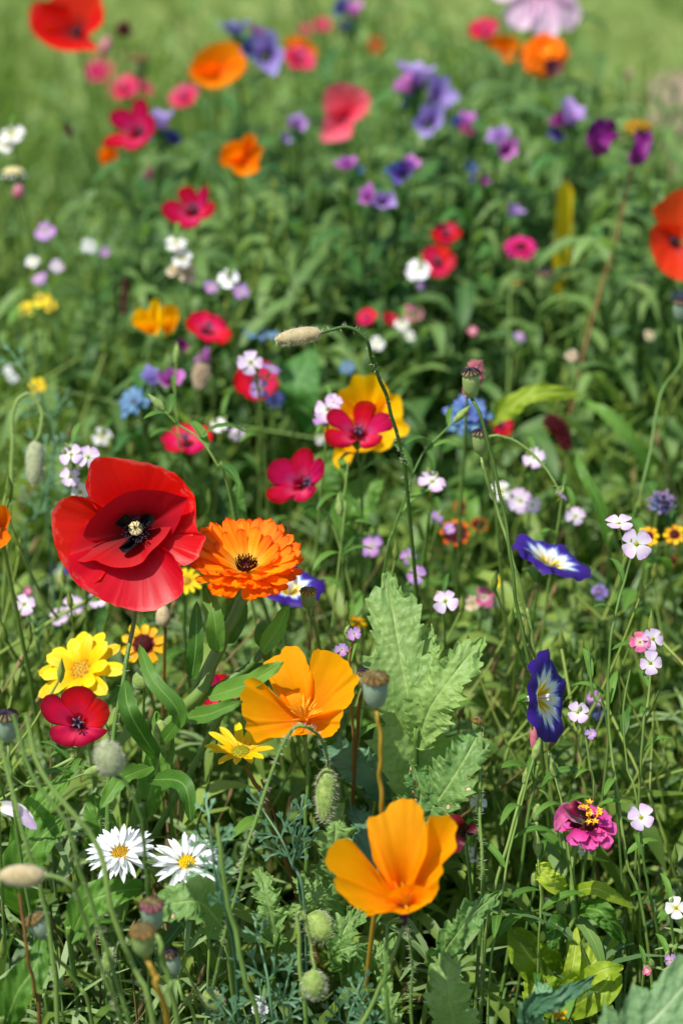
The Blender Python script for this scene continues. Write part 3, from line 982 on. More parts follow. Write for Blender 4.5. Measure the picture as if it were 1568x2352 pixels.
# ------------------------------------------------------------------ the big flowers
def hero_poppy():
    cx, cy, d = 316, 1220, 1.045
    cv = lambda x, y: (x * .4028 + 103.3, y * .4028 + 1022)
    pos = at(cx, cy, d)
    sw = stem_world(pos - BACK * .012, [(312, 1400, 1.06), (285, 1540, 1.05), (262, 1700, 1.045), (245, 1850, 1.045), (236, 2060, 1.05), (240, 2200, 1.07)], d)
    root = thing('poppy', 'largest red poppy wide open with black blotches and a pale pod at its heart', 'flower', sw[-1], 'red poppies')
    k = ppm(d)
    bowl = lambda a, p=2.0: (lambda s, t, r: a * (r / .04) ** p)
    fan_petal(root, 'petal', cx, cy, d, [(300, 360), (262, 290), (246, 225), (262, 150), (285, 92), (345, 72), (430, 74), (520, 92), (620, 110), (700, 138), (770, 182), (820, 235), (858, 290), (868, 360), (868, 440), (850, 520)], lambda s, t, r: .011 * t ** 1.6 - .002, 'poppy', 111, 26, .0011, 3, cv)
    fan_petal(root, 'petal', cx, cy, d, [(400, 320), (352, 350), (312, 324), (245, 300), (180, 290), (120, 308), (76, 350), (52, 410), (64, 510), (80, 585), (110, 660), (165, 735), (260, 800), (330, 760)], lambda s, t, r: .012 * t ** 1.5 - .001, 'poppy', 101, 24, .0010, 5, cv)
    fan_petal(root, 'petal', cx, cy, d, [(790, 250), (860, 330), (872, 420), (882, 490), (920, 524), (896, 600), (880, 640), (845, 668), (800, 686), (765, 668), (735, 620), (690, 590)], lambda s, t, r: .010 * t ** 1.5 + .0008, 'poppy', 85, 22, .0011, 8, cv)
    fan_petal(root, 'petal', cx, cy, d, [(130, 640), (165, 735), (205, 790), (300, 850), (400, 905), (460, 922), (540, 942), (620, 938), (700, 908), (770, 868), (800, 828), (803, 760), (795, 710), (770, 668), (720, 600)], lambda s, t, r: .013 * t ** 1.5 + .0004, 'poppy', 111, 26, .0012, 13, cv)
    # inner pair standing up as a bowl
    fan_petal(root, 'petal', cx, cy, d, [(300, 560), (240, 520), (270, 440), (350, 360), (430, 300), (520, 265), (600, 258), (690, 264), (780, 290), (826, 312), (800, 380), (770, 450), (730, 520)], lambda s, t, r: .0018 + t ** 1.3 * (.005 + .013 * np.sin(np.pi * s) ** .7), 'poppy_inner_shaded', 81, 22, .0008, 21, cv)
    fan_petal(root, 'petal', cx, cy, d, [(250, 430), (190, 520), (158, 600), (175, 640), (240, 664), (300, 655), (360, 680), (430, 696), (510, 690), (570, 665), (610, 612), (680, 545), (730, 470), (780, 370), (820, 310)], lambda s, t, r: .0012 + t ** 1.25 * (.0045 + .0075 * np.sin(np.pi * s) ** .7), 'poppy_inner_shaded', 85, 22, .0007, 27, cv)
    for i, (o, zz) in enumerate([([(500, 470), (455, 462), (412, 456), (440, 420), (470, 396), (490, 398), (500, 415), (518, 445), (520, 470)], .0078),
                      ([(550, 465), (556, 430), (566, 402), (590, 392), (622, 397), (638, 425), (630, 450), (600, 466), (570, 480)], .0078),
                      ([(545, 520), (548, 555), (515, 585), (475, 614), (448, 600), (438, 582), (470, 566), (500, 545), (510, 520)], .0078)]):
        fan_petal(root, 'dark_blotch', cx, cy, d, o, lambda s, t, r: .003 + .0092 * t ** 1.1, 'black', 19, 6, .0002, 30 + i, cv)
    pod_H = rel(root, frame(pos + BACK * .003, cam_vec(.02, .25, 1), 0))
    # the stigma disc and ovary
    part('ovary', mk('ovary', *lathe([(.001, -.004), (.0025, -.001), (.0034, .004), (.0033, .006), (1e-4, .0065)], 18), M['pod']), root, pod_H)

    def disc():
        G = [lathe([(.0033, .006), (.0039, .0062), (.0038, .0067), (.0022, .0072), (1e-4, .0075)], 27, 9, .06)]
        return mk('stigma_disc', *join(G), M['stigma'])
    sd = part('stigma_disc', disc(), root, pod_H)
    G = []
    for i in range(9):
        a = i * 6.283 / 9
        c, s_ = math.cos(a), math.sin(a)
        G.append(tube(catmull([(c * .0003, s_ * .0003, .0076), (c * .002, s_ * .002, .0074), (c * .0037, s_ * .0037, .0068)], 4), [.00012, .00018], 5))
    part('rib', mk('rib', *join(G), M['crown_brown']), sd, kind='stuff')
    G = []
    for i in range(95):
        a = R.random() * 6.283
        r1 = R.uniform(.0042, .0078)
        z1 = R.uniform(.004, .009)
        c, s_ = math.cos(a), math.sin(a)
        a2 = a + R.uniform(-.3, .3)
        e = (math.cos(a2) * r1, math.sin(a2) * r1, z1)
        G.append(tube(catmull([(c * .002, s_ * .002, 0), (c * .0038, s_ * .0038, z1 * .6), e], 5), [.00011, .0001], 4))
        G.append(tube(catmull([(e[0] * .94, e[1] * .94, e[2] - .0002), (e[0], e[1], e[2]), (e[0] * 1.08, e[1] * 1.08, e[2] + .0004)], 4), [.0002, .00042, .00042, .00015], 6))
    part('stamens', mk('stamens', *join(G), M['anther_dark']), root, pod_H, kind='stuff')
    add_stem(root, sw, .0012, .0017, 'stem', 260, .0032, 'hair', n=70)
    head(cx - 20, cy + 5, 175, d)


def hero_golden(cx, cy, d, petals, cv, label, pts, rec=None, mat='eschs', lift=.5, st_axis=(.0, .85, .55), n_st=26, ztop=0):
    pos = at(cx, cy, d)
    k = ppm(d)
    sw = stem_world(pos - UP * .008 - BACK * .0, pts, d)
    root = thing('golden_poppy', label, 'flower', sw[-1], 'golden yellow poppies')
    for i, (o, f, nu) in enumerate(petals):
        fan_petal(root, 'petal', cx, cy, d, o, f, mat, nu * 2 - 1, 26, .0013, 40 + i * 3, cv, edge=.0011)
    H = rel(root, frame(pos + BACK * .009 + UP * .001, cam_vec(*st_axis)))
    G, A = [], []
    for i in range(n_st):
        a = i * 2.4
        r1 = R.uniform(.003, .0105)
        z1 = R.uniform(.008, .015) - r1 * .25
        c, s_ = math.cos(a), math.sin(a)
        p0 = (c * .001, s_ * .001, .001)
        p1 = (c * r1 * .55, s_ * r1 * .55, z1 * .62)
        p2 = (c * r1, s_ * r1, z1)
        A.append(tube(catmull([p0, p1, p2], 7), [.0003, .00055, .0005, .0002], 6))
    part('stamens', mk('stamens', *join(A), M['anther_gold']), root, H, kind='stuff')
    part('receptacle', mk('receptacle', *lathe([(.0012, -.012), (.0022, -.006), (.0048, -.001), (.0052, .0004), (.003, .0006), (1e-4, .0004)], 18), M['purple' if rec else 'bud_green']), root, rel(root, frame(pos, cam_vec(0, .9, .35))))
    add_stem(root, sw, .0011, .0014, 'stem', n=40)
    return root


def hero_calendula():
    x, y, D, d = 565, 1303, 270, 1.055
    axis = (.04, .77, .64)
    root, H, sw = start('marigold', 'double orange marigold with dark brown centre touching the largest red poppy', 'flower', 'orange marigolds', x, y, d, axis, [(558, 1372, 1.07), (515, 1470, 1.07), (450, 1590, 1.07), (372, 1700, 1.08), (320, 1830, 1.09)], .006)
    k = D / ppm(d) / 2 / .0312
    for n, L, til, r0, w, ph in ((24, .0290, 16, .0045, .0078, 0), (22, .0285, 26, .0045, .0076, 7), (20, .0265, 35, .0042, .0072, 3), (13, .0200, 46, .004, .006, 11)):
        me = pet(('cal', L), 'calen', L=L, W=w, a=.3, b=.2, e0=0, e1=-6, cup=-.14, teeth=.03, nteeth=3, ruf=.02, nu=9, nv=10, ridge=.05, base=.45)
        ring(root, H, me, n, r0 * k, til, 5, 0, scale=k, sj=.07, phase=ph)
    part('disc', mk('disc', *dome_geo(.0052, .0022, knobs=0, flat=.8), M['disc_maroon']), root, H @ Matrix.Scale(k, 4))
    G, A = [], []
    for i in range(70):
        f = math.sqrt((i + 6) / 76)
        a = i * 2.39996
        rr = .0056 * f
        c, s_ = math.cos(a), math.sin(a)
        h = .0012 + .0042 * f ** 2
        G.append(tube(catmull([(c * rr * .9, s_ * rr * .9, 0), (c * rr, s_ * rr, h * .6), (c * rr * 1.08, s_ * rr * 1.08, h)], 4), [.00035, .0003, .00042, .0003], 6))
        if f > .62 and i % 2:
            A.append(tube(catmull([(c * rr * 1.07, s_ * rr * 1.07, h), (c * rr * 1.1, s_ * rr * 1.1, h + .0006)], 3), [.00022, .00028, .0001], 5))
    dd = part('florets', mk('florets', *join(G), M['disc_maroon']), root, H @ Matrix.Scale(k, 4), kind='stuff')
    part('pollen', mk('pollen', *join(A), M['anther_gold']), dd, kind='stuff')
    calyx(root, H, 2.0, .0045, .008, 'leaf', 10)
    _, P = add_stem(root, sw, .0030, .0042, 'stem', n=40, sides=10)
    # side branches and big leaves of the same plant
    rl = Vector(root.location)
    for pp, rr in (([(372, 1690, 1.08), (470, 1600, 1.07), (560, 1540, 1.07), (610, 1490, 1.08)], (.0026, .002)), ([(420, 1640, 1.08), (480, 1520, 1.075), (520, 1440, 1.08), (540, 1390, 1.1)], (.0022, .0016))):
        Q = catmull([tuple(at(*p) - rl) for p in pp], 18)
        part('branch', mk('branch', *tube(Q, rr, 8), M['stem']), root)
    for pp, w in (([(600, 1500, 1.07), (640, 1440, 1.06), (660, 1390, 1.05)], .005), ([(480, 1600, 1.06), (570, 1570, 1.04), (650, 1520, 1.03)], .0055), ([(420, 1650, 1.06), (480, 1640, 1.03), (555, 1610, 1.02)], .005),
                  ([(440, 1560, 1.06), (450, 1480, 1.05), (452, 1380, 1.05)], .0045), ([(498, 1500, 1.06), (492, 1420, 1.05), (470, 1340, 1.06)], .005), ([(520, 1480, 1.08), (545, 1400, 1.08), (520, 1320, 1.09)], .006),
                  ([(370, 1710, 1.06), (410, 1640, 1.03), (350, 1560, 1.03), (320, 1480, 1.05)], .0048), ([(360, 1740, 1.06), (300, 1640, 1.03), (285, 1560, 1.05)], .0052), ([(340, 1790, 1.06), (420, 1800, 1.02), (440, 1890, 1.02)], .005),
                  ([(350, 1760, 1.06), (280, 1790, 1.03), (230, 1860, 1.02)], .0048), ([(560, 1560, 1.07), (620, 1560, 1.08), (650, 1620, 1.07)], .008)):
        G = leaf_geo([tuple(at(*p) - rl) for p in pp], tuple(BACK * .8 + Vector((0, 0, .5))), w, nu=7, nv=18, fold=.25, wrinkle=.0008, seed=int(w * 1e4), a=.35, b=.6)
        part('leaf', mk('leaf', *G, M['leaf']), root)
    head(x + 12, y - 35, 140, d)


def bindweed(cx, cy, d, label, axis, Rm, pts, roll=0, squash=1.0, depth=.5):
    """wide funnel corolla, one piece, pleated with five shallow lobes"""
    root, H, sw = start('bindweed_flower', label, 'flower', 'tricolour bindweed flowers', cx, cy, d, axis, pts, .016, roll)
    n, sides = 16, 71
    t = np.linspace(0, 1, n) ** .9
    a = np.linspace(0, 2 * math.pi, sides)
    A, T = np.meshgrid(a, t)
    fl = T ** 5
    lob = np.cos(A * 5)
    rr = .03 + .97 * T
    r = Rm * rr * (1 + .05 * fl * lob + .02 * fl * np.sin(A * 17) + .015 * np.sin(A * 9 + 2) * fl)
    z = -Rm * depth * (1 - T) ** 2.2 + Rm * .06 * T ** 3 * np.sin(A * 5 + 1) + Rm * .035 * T ** 3 * np.sin(A * 11) + Rm * .012 * T * np.cos(A * 10) - Rm * .10 * T ** 8
    V = np.stack([r * np.cos(A) * squash, r * np.sin(A), z], 2).reshape(-1, 3)
    U = np.stack([A / 6.283, T], 2).reshape(-1, 2)
    part('corolla', mk('corolla', V, quads(sides, n), U, M['bindweed']), root, H)
    G = []
    for i in range(5):
        c, s_ = math.cos(i * 1.257), math.sin(i * 1.257)
        G.append(tube(catmull([(0, 0, -Rm * .45), (c * .0012, s_ * .0012, -Rm * .2), (c * .0015, s_ * .0015, -.0002)], 5), [.0003, .0003, .0007], 6))
    part('stamens', mk('stamens', *join(G), M['whitish']), root, H, kind='stuff')
    part('tube', mk('tube', *lathe([(.0012, -.017), (.0018, -.012), (.0022, -Rm * depth)], 12), M['whitish']), root, H)
    calyx(root, H @ Matrix.Translation((0, 0, -.012)), 1.0, .0032, .008, 'leaf')
    _, P = add_stem(root, sw, .0007, .001, 'stem')
    leaves_on(root, P, 4, .035, .010, 'leaf', .15, .7)
    head(cx, cy, Rm * ppm(d), d)
    return root


def flax_open(cx, cy, d, outs, label, mat='flax', pts=None, leaves=4, sc_=1.0, cup=.38, axis=(.1, .5, .85), group='crimson flax blossoms', k0=1.0):
    """flax blossom whose five petals are given one by one"""
    pos = at(cx, cy, d)
    ax = cam_vec(*axis)
    sw = stem_world(pos - ax * .007, pts, d)
    if not pts:
        sw.insert(1, pos - ax * .02 + Vector((0, 0, -.016)))
    root = thing('flax_flower', label, 'flower', sw[-1], group)
    for i, o in enumerate(outs):
        fan_petal(root, 'petal', cx, cy, d, [(x * sc_, y * sc_) for x, y in o], lambda s, t, r, i=i: cup * r + .0014 * np.sin(t * 3) + .0005 * i, mat, 33, 14, .0006, 80 + i + int(cx), None, edge=.0004)
    H = rel(root, frame(pos, ax))
    part('stamens', CACHE['flaxst'], root, H @ Matrix.Scale(k0, 4), kind='stuff')
    calyx(root, H, k0, .0045, .011)
    _, P = add_stem(root, sw, .0007, .0011, 'stem')
    if leaves:
        leaves_on(root, P, leaves, .026, .005, 'leaf', .1, .6)
    xs = [q[0] * sc_ for o in outs for q in o]; ys = [q[1] * sc_ for o in outs for q in o]
    head((min(xs) + max(xs)) / 2, (min(ys) + max(ys)) / 2, (max(xs) - min(xs)) * .52, d)
    return root


# ------------------------------------------------------------------ the ground
def sheet(name, pts, z, mat, sub=1):
    me = bpy.data.meshes.new(name)
    me.from_pydata([(x, y, z) for x, y in pts], [], [tuple(range(len(pts)))])
    me.materials.append(M[mat])
    o = bpy.data.objects.new(name, me)
    COL.objects.link(o)
    o['kind'] = 'structure'
    return o


sheet('lawn', [(-400, -30), (400, -30), (400, 900), (-400, 900)], -.012, 'lawn')


def soil_bed():
    nx, ny = 60, 80
    xs = np.linspace(-1.5, 1.5, nx); ys = np.linspace(-.3, 2.9, ny)
    X, Y = np.meshgrid(xs, ys)
    Z = .006 * np.sin(X * 31 + Y * 7) + .006 * np.sin(Y * 27 - X * 11) + .004 * NR.random(X.shape) + .002
    edge = 2.25 + .35 * np.clip(X, -.6, .6) + .08 * np.sin(X * 9)
    Z = np.where(Y > edge, -.03, Z)
    V = np.stack([X, Y, Z], 2).reshape(-1, 3)
    o = bpy.data.objects.new('soil', mk('soil', V, quads(nx, ny), np.stack([X, Y], 2).reshape(-1, 2), M['soil']))
    COL.objects.link(o)
    o['kind'] = 'structure'


soil_bed()
sheet('path', [(.30, 2.0), (.36, 2.35), (.41, 2.8), (.47, 3.3), (.58, 3.6), (.9, 3.75), (2.4, 3.8), (2.4, 2.0)], -.006, 'path')

# ------------------------------------------------------------------ the sharp flowers in front
hero_poppy()
hero_calendula()

cv2 = lambda x, y: (x * .3661 + 516.7, y * .3661 + 1435.4)
p1 = 1.045
# outlines of the petals, claw at the middle; heights follow a flaring cup that opens up and forward
root = hero_golden(699, 1655, p1, [
    ([(520, 420), (430, 420), (320, 420), (285, 360), (262, 310), (240, 262), (243, 236), (290, 205), (342, 185), (352, 158), (382, 140), (455, 142), (488, 175), (515, 230), (535, 290), (552, 350), (556, 420)], lambda s, t, r: .004 * np.sin(t * 3.1) - .002 + .003 * np.sin(s * 9), 53),
    ([(510, 480), (528, 350), (527, 270), (545, 180), (575, 150), (610, 149), (690, 170), (750, 212), (785, 255), (800, 295), (836, 308), (832, 352), (808, 385), (806, 445), (775, 495), (735, 520), (660, 560)], lambda s, t, r: .002 + .012 * t ** 1.2 * s - .003 * np.sin(t * 3.1), 57),
    ([(480, 575), (430, 500), (300, 410), (240, 345), (188, 320), (140, 325), (132, 352), (142, 372), (106, 440), (122, 545), (150, 590), (136, 625), (170, 655), (210, 712), (270, 685), (370, 682), (440, 668), (490, 640)], lambda s, t, r: .002 + .017 * t ** 1.3 * (.6 + .4 * s), 57),
    ([(520, 560), (590, 540), (680, 510), (742, 512), (738, 545), (718, 580), (722, 610), (700, 640), (668, 672), (620, 682), (575, 665), (520, 658), (470, 664), (430, 662)], lambda s, t, r: .003 + .016 * t ** 1.2, 49)],
    cv2, 'sharp orange yellow poppy with spread petals behind the arching stalk of a hanging bud', [(706, 1760, 1.05), (703, 1900, 1.06), (700, 2100, 1.08)])
head(699, 1600, 135, p1)

p2 = .955
hero_golden(928, 2075, p2, [
    ([(1060, 1600), (985, 1500), (935, 1480), (915, 1400), (893, 1290), (888, 1225), (905, 1196), (960, 1184), (1000, 1165), (1040, 1118), (1110, 1097), (1180, 1108), (1225, 1140), (1246, 1200), (1258, 1300), (1256, 1400), (1220, 1500)], lambda s, t, r: .002 + .004 * np.sin(s * 7) + .006 * np.sin(t * 3.1), 57),
    ([(1000, 1700), (970, 1560), (900, 1465), (850, 1400), (812, 1335), (775, 1308), (735, 1303), (690, 1320), (645, 1380), (636, 1430), (650, 1490), (700, 1525), (685, 1560), (700, 1615), (745, 1655), (785, 1700), (825, 1730), (865, 1750), (888, 1778), (960, 1760), (1040, 1735)], lambda s, t, r: .003 + .015 * t ** 1.2, 61),
    ([(1110, 1600), (1200, 1480), (1248, 1380), (1256, 1250), (1258, 1190), (1275, 1160), (1330, 1166), (1392, 1176), (1425, 1215), (1442, 1248), (1425, 1290), (1432, 1360), (1400, 1395), (1345, 1440), (1352, 1495), (1325, 1540), (1330, 1600), (1305, 1660), (1250, 1700), (1190, 1700)], lambda s, t, r: .004 + .014 * t ** 1.2 + .004 * np.sin(s * 11) * t, 61),
    ([(1000, 1640), (1080, 1600), (1160, 1580), (1240, 1600), (1290, 1640), (1290, 1675), (1230, 1712), (1180, 1740), (1110, 1760), (1040, 1745), (960, 1755), (920, 1740)], lambda s, t, r: .006 + .014 * t, 45)],
    cv2, 'orange yellow poppy slightly blurred, lowest of the large blossoms, with dark crimson base', [(890, 2130, .96), (885, 2250, .96), (887, 2352, .97)], rec=True, n_st=14)
head(900, 1960, 160, p2)
# its neighbour stalk
# ------------------------------------------------------------------ flax
flax(430, 1028, 132, 1.32, (-.1, .75, .6), 'crimson flax blossom half hidden by green stalks, just above the largest poppy', 40)
flax(590, 885, 122, 1.34, (0, .45, .9), 'red flax blossom behind two lilac stock blossoms', 50, 'flax_dark')
flax(472, 768, 122, 1.42, (.3, .62, .7), 'red flax blossom right of the bright yellow poppies', 80)
flax(1023, 545, 80, 1.58, (0, .6, .8), 'dark red flax blossom, upper one of the pair with a green leaf in front', 20, 'flax_dark')
flax(1005, 607, 100, 1.55, (-.1, .3, .95), 'dark red flax blossom, lower one of the pair behind a white blossom', 60, 'flax_dark')
flax(845, 733, 58, 1.5, (-.3, .5, .8), 'small red flax blossom above the arching bud stalk', 0)
flax(893, 738, 46, 1.55, (.3, .6, .7), 'narrow red flax blossom beside a faded pink one', 30, 'flax_dark')
flax(500, 1592, 100, 1.17, (.2, .2, 1), 'crimson flax blossom seen in bits behind the marigold stems', 20)
flax(427, 230, 82, 1.9, (-.3, .5, .8), 'blurred pinkish red blossom above the purple bugloss, upper left', 10, 'clarkia', cup=23)
flax(290, 212, 84, 1.98, (-.2, .5, .8), 'blurred pink blossom above the large crimson flax', 0, 'clarkia', cup=23)
flax(330, 205, 44, 2.02, (.6, .5, .8), 'small blurred pink blossom touching the larger pink one', 0, 'clarkia', cup=23)
flax(228, 172, 72, 2.45, (0, .5, .8), 'very blurred dull red blossom below the corner poppy', 0, 'clarkia', cup=23)
flax(1112, 76, 80, 2.0, (-.2, .6, .8), 'magenta red blossom left of the pale pink cosmos', 0, 'flax', cup=24)
flax(684, 145, 84, 1.9, (.2, .5, .8), 'blurred pinkish red blossom right of the twin purple bugloss', 0, 'clarkia', cup=23)
flax(945, 726, 58, 1.55, (.1, .5, .8), 'faded dusty pink blossom beside the white blossom', 0, 'dusty', cup=23)
flax(740, 62, 46, 2.3, (.1, .5, .8), 'blurred dull red blossom at the top beside blue bugloss', 0, 'clarkia', cup=23)
flax(700, 72, 34, 2.4, (.1, .5, .8), 'smallest blurred dull red blossom at the top', 0, 'clarkia', cup=23)
flax(1145, 980, 70, 1.42, (.4, .3, .8), 'dark crimson blossom under the blue cornflower', 0, 'flax_dark')
flax(532, 1255, 40, 1.5, (.4, .3, .8), 'tiny red blossom behind the orange marigold', 0, 'flax_dark')

flax_open(182, 1666, 1.05, [
    [(172, 1655), (150, 1620), (143, 1603), (150, 1586), (168, 1576), (185, 1573), (205, 1577), (220, 1592), (220, 1615), (205, 1640), (192, 1655)],
    [(172, 1662), (140, 1664), (115, 1655), (100, 1633), (98, 1613), (108, 1597), (122, 1592), (140, 1598), (160, 1618), (172, 1645)],
    [(195, 1655), (208, 1635), (222, 1602), (240, 1606), (252, 1618), (255, 1640), (246, 1660), (230, 1674), (205, 1674)],
    [(175, 1666), (140, 1664), (122, 1668), (118, 1683), (128, 1700), (148, 1710), (170, 1712), (184, 1700), (187, 1680)],
    [(184, 1680), (172, 1708), (190, 1712), (215, 1702), (240, 1688), (251, 1674), (228, 1668), (198, 1666)]],
    'deep crimson flax blossom in front of the big pale yellow daisy', 'flax_dark', [(196, 1715, 1.06), (140, 1770, 1.05), (60, 1802, 1.05)], axis=(.05, .3, 1), cup=.3)
flax_open(695, 1119, 1.2, [
    [(690, 1112), (650, 1119), (624, 1110), (614, 1088), (622, 1066), (640, 1055), (662, 1055), (684, 1068), (698, 1099)],
    [(688, 1104), (672, 1075), (668, 1058), (678, 1042), (690, 1032), (704, 1030), (718, 1039), (722, 1060), (712, 1094)],
    [(708, 1108), (712, 1080), (722, 1060), (734, 1052), (743, 1060), (746, 1080), (738, 1100), (722, 1116)],
    [(686, 1118), (650, 1116), (622, 1120), (612, 1131), (618, 1148), (640, 1157), (662, 1150), (680, 1139), (692, 1128)],
    [(690, 1124), (676, 1142), (678, 1151), (700, 1152), (718, 1139), (728, 1120), (712, 1112)]],
    'crimson pink flax blossom turned right, above the orange marigold', 'flax', [(730, 1160, 1.21), (790, 1290, 1.22)], 3, axis=(.35, .4, .85))
flax_open(822, 1006, 1.2, [
    [(816, 995), (812, 964), (810, 945), (818, 928), (834, 922), (852, 925), (864, 938), (856, 960), (838, 990)],
    [(832, 1000), (846, 980), (858, 956), (876, 948), (894, 955), (904, 968), (898, 988), (870, 996), (842, 1006)],
    [(830, 1008), (860, 998), (878, 1002), (872, 1018), (850, 1030), (832, 1030), (824, 1016)],
    [(814, 1000), (790, 985), (765, 982), (750, 966), (752, 950), (768, 940), (788, 945), (804, 962), (816, 985)],
    [(818, 1010), (795, 994), (765, 986), (748, 992), (746, 1010), (762, 1026), (790, 1030), (812, 1020)]],
    'crimson pink flax blossom in front of the large amber poppy', 'flax', [(822, 1050, 1.21), (830, 1200, 1.23)], axis=(.05, .55, .8))
flax_open(445, 494, 1.5, [
    [(438, 490), (415, 468), (390, 465), (374, 480), (380, 500), (405, 518), (432, 508)],
    [(440, 485), (416, 465), (410, 448), (418, 436), (434, 433), (450, 440), (453, 462), (448, 484)],
    [(447, 486), (452, 456), (462, 440), (478, 432), (482, 452), (474, 478), (454, 492)],
    [(450, 494), (474, 474), (492, 468), (497, 482), (482, 503), (456, 506)],
    [(436, 498), (412, 516), (424, 528), (446, 526), (464, 512), (452, 498)]],
    'cup shaped crimson flax blossom above the small white blossoms', 'flax', axis=(.05, .6, .8), cup=.5)
flax_open(318, 314, 1.62, [
    [(312, 306), (275, 302), (256, 285), (260, 265), (280, 255), (302, 262), (318, 292)],
    [(312, 300), (306, 265), (308, 245), (324, 234), (340, 240), (346, 260), (340, 285), (324, 308)],
    [(326, 308), (340, 275), (354, 270), (360, 288), (354, 312), (334, 322)],
    [(312, 312), (280, 309), (250, 320), (241, 336), (254, 346), (284, 344), (310, 326)],
    [(314, 320), (286, 342), (302, 350), (325, 342), (348, 318), (330, 312)]],
    'large crimson flax blossom above the small orange blossom, upper left', 'flax', axis=(.3, .5, .8), cup=.45)

# ------------------------------------------------------------------ other poppies
def open_poppy(cx, cy, d, outs, mat, label, f=None, group='red poppies', name='poppy', pts=None, dark=True):
    pos = at(cx, cy, d)
    sw = stem_world(pos - UP * .01, pts, d)
    root = thing(name, label, 'flower', sw[-1], group)
    for i, o in enumerate(outs):
        ff = f[i] if f else (lambda s, t, r, i=i: .012 * t ** 1.5 + .002 * i)
        fan_petal(root, 'petal', cx, cy, d, o, ff, mat, 41, 14, .0018, 60 + i + int(cx), None)
    if dark:
        part('ovary', mk('ovary', *lathe([(.001, -.004), (.003, .001), (.004, .006), (1e-4, .007)], 12), M['anther_dark']), root, rel(root, frame(pos, cam_vec(0, .6, .8))))
    add_stem(root, sw, .0013, .0017, 'stem', n=20)
    xs = [p[0] for o in outs for p in o]; ys = [p[1] for o in outs for p in o]
    head(sum(xs) / len(xs), sum(ys) / len(ys), (max(xs) - min(xs)) * .55, d)
    return root


open_poppy(178, 82, 1.72, [
    [(120, 60), (95, 72), (74, 50), (76, 25), (92, 10), (118, 8), (130, -8), (150, -25), (190, -30), (226, -15), (238, 10), (243, 50), (228, 75), (205, 85)],
    [(160, 20), (100, 15), (78, 40), (76, 70), (92, 95), (125, 118), (165, 127), (200, 124), (225, 126), (224, 108), (208, 92), (232, 70), (244, 50), (232, 20)]], 'poppy', 'blurred red poppy cropped by the top left corner', pts=[(200, 200, 1.73)])
open_poppy(1545, 560, 1.48, [
    [(1560, 540), (1520, 522), (1490, 490), (1510, 470), (1545, 445), (1590, 440), (1640, 470), (1640, 540)],
    [(1560, 525), (1500, 520), (1484, 550), (1490, 590), (1505, 620), (1530, 640), (1570, 650), (1620, 630), (1650, 560)]], 'poppy_orange', 'orange red poppy cut off by the right edge')
open_poppy(800, 262, 1.72, [
    [(780, 270), (745, 262), (746, 215), (770, 198), (800, 200), (835, 212), (853, 240), (845, 265), (815, 280)],
    [(790, 235), (750, 262), (740, 300), (738, 330), (775, 332), (806, 320), (812, 290), (830, 275), (830, 250)]], 'poppy_pink', 'blurred coral pink poppy with a drooping lower petal', group=None, name='pink_poppy', dark=False)
open_poppy(500, 165, 1.78, [
    [(500, 170), (440, 175), (448, 140), (480, 112), (515, 100), (545, 108), (562, 130), (565, 165), (545, 180)],
    [(500, 140), (445, 160), (440, 185), (470, 205), (500, 210), (540, 192), (562, 165), (550, 140)]], 'eschs2', 'blurred orange poppy left of the twin purple bugloss', group='golden yellow poppies', name='golden_poppy', dark=False)
open_poppy(558, 370, 1.58, [
    [(555, 385), (512, 385), (508, 358), (520, 338), (550, 330), (585, 334), (605, 345), (597, 368), (590, 392)],
    [(556, 350), (520, 370), (530, 385), (540, 402), (560, 410), (585, 404), (597, 395), (590, 370)],
    [(565, 342), (560, 325), (575, 314), (590, 322), (588, 338)]], 'eschs2', 'orange poppy with ragged rim in front of dark leaves, above the cup shaped flax', group='golden yellow poppies', name='golden_poppy', dark=False)
open_poppy(845, 965, 1.30, [
    [(850, 960), (775, 955), (775, 905), (800, 890), (812, 864), (838, 868), (858, 862), (880, 880), (892, 905), (890, 960)],
    [(840, 980), (860, 915), (885, 908), (915, 912), (923, 945), (922, 965), (938, 985), (930, 1002), (905, 1008), (895, 1028), (870, 1038), (840, 1030)],
    [(845, 950), (790, 915), (770, 930), (750, 965), (745, 1000), (770, 1020), (800, 1038), (850, 1035), (870, 1000)],
    [(800, 1000), (770, 1030), (765, 1060), (780, 1078), (800, 1070), (812, 1040)]], 'golden', 'large amber yellow poppy behind the crimson pink flax', group='golden yellow poppies', name='golden_poppy', dark=False)
open_poppy(345, 765, 1.42, [
    [(345, 760), (315, 755), (306, 735), (322, 712), (345, 715), (352, 695), (368, 692), (372, 720), (372, 760)],
    [(350, 775), (320, 755), (312, 745), (345, 738), (372, 745), (365, 775)]], 'golden', 'bright yellow cup shaped poppy, left one of the touching pair', group='golden yellow poppies', name='golden_poppy', dark=False)
open_poppy(388, 762, 1.44, [
    [(385, 770), (372, 730), (378, 708), (395, 703), (412, 712), (414, 735), (402, 760)],
    [(385, 780), (372, 745), (390, 730), (410, 735), (400, 770)]], 'golden', 'bright yellow cup shaped poppy, right one of the touching pair', group='golden yellow poppies', name='golden_poppy', dark=False)
open_poppy(690, 112, 1.95, [[(690, 125), (655, 110), (662, 92), (690, 92), (715, 105), (728, 130), (710, 138)], [(690, 100), (668, 118), (690, 135), (715, 128)]], 'eschs2', 'blurred orange blossom above the pinkish red one at the top', group='blurred orange blossoms', name='orange_blossom', dark=False)
open_poppy(252, 368, 1.75, [[(252, 380), (232, 372), (234, 350), (252, 342), (272, 352), (274, 375)], [(252, 355), (236, 375), (252, 390), (272, 380)]], 'eschs2', 'small blurred orange blossom under the large crimson flax', group='blurred orange blossoms', name='orange_blossom', dark=False)
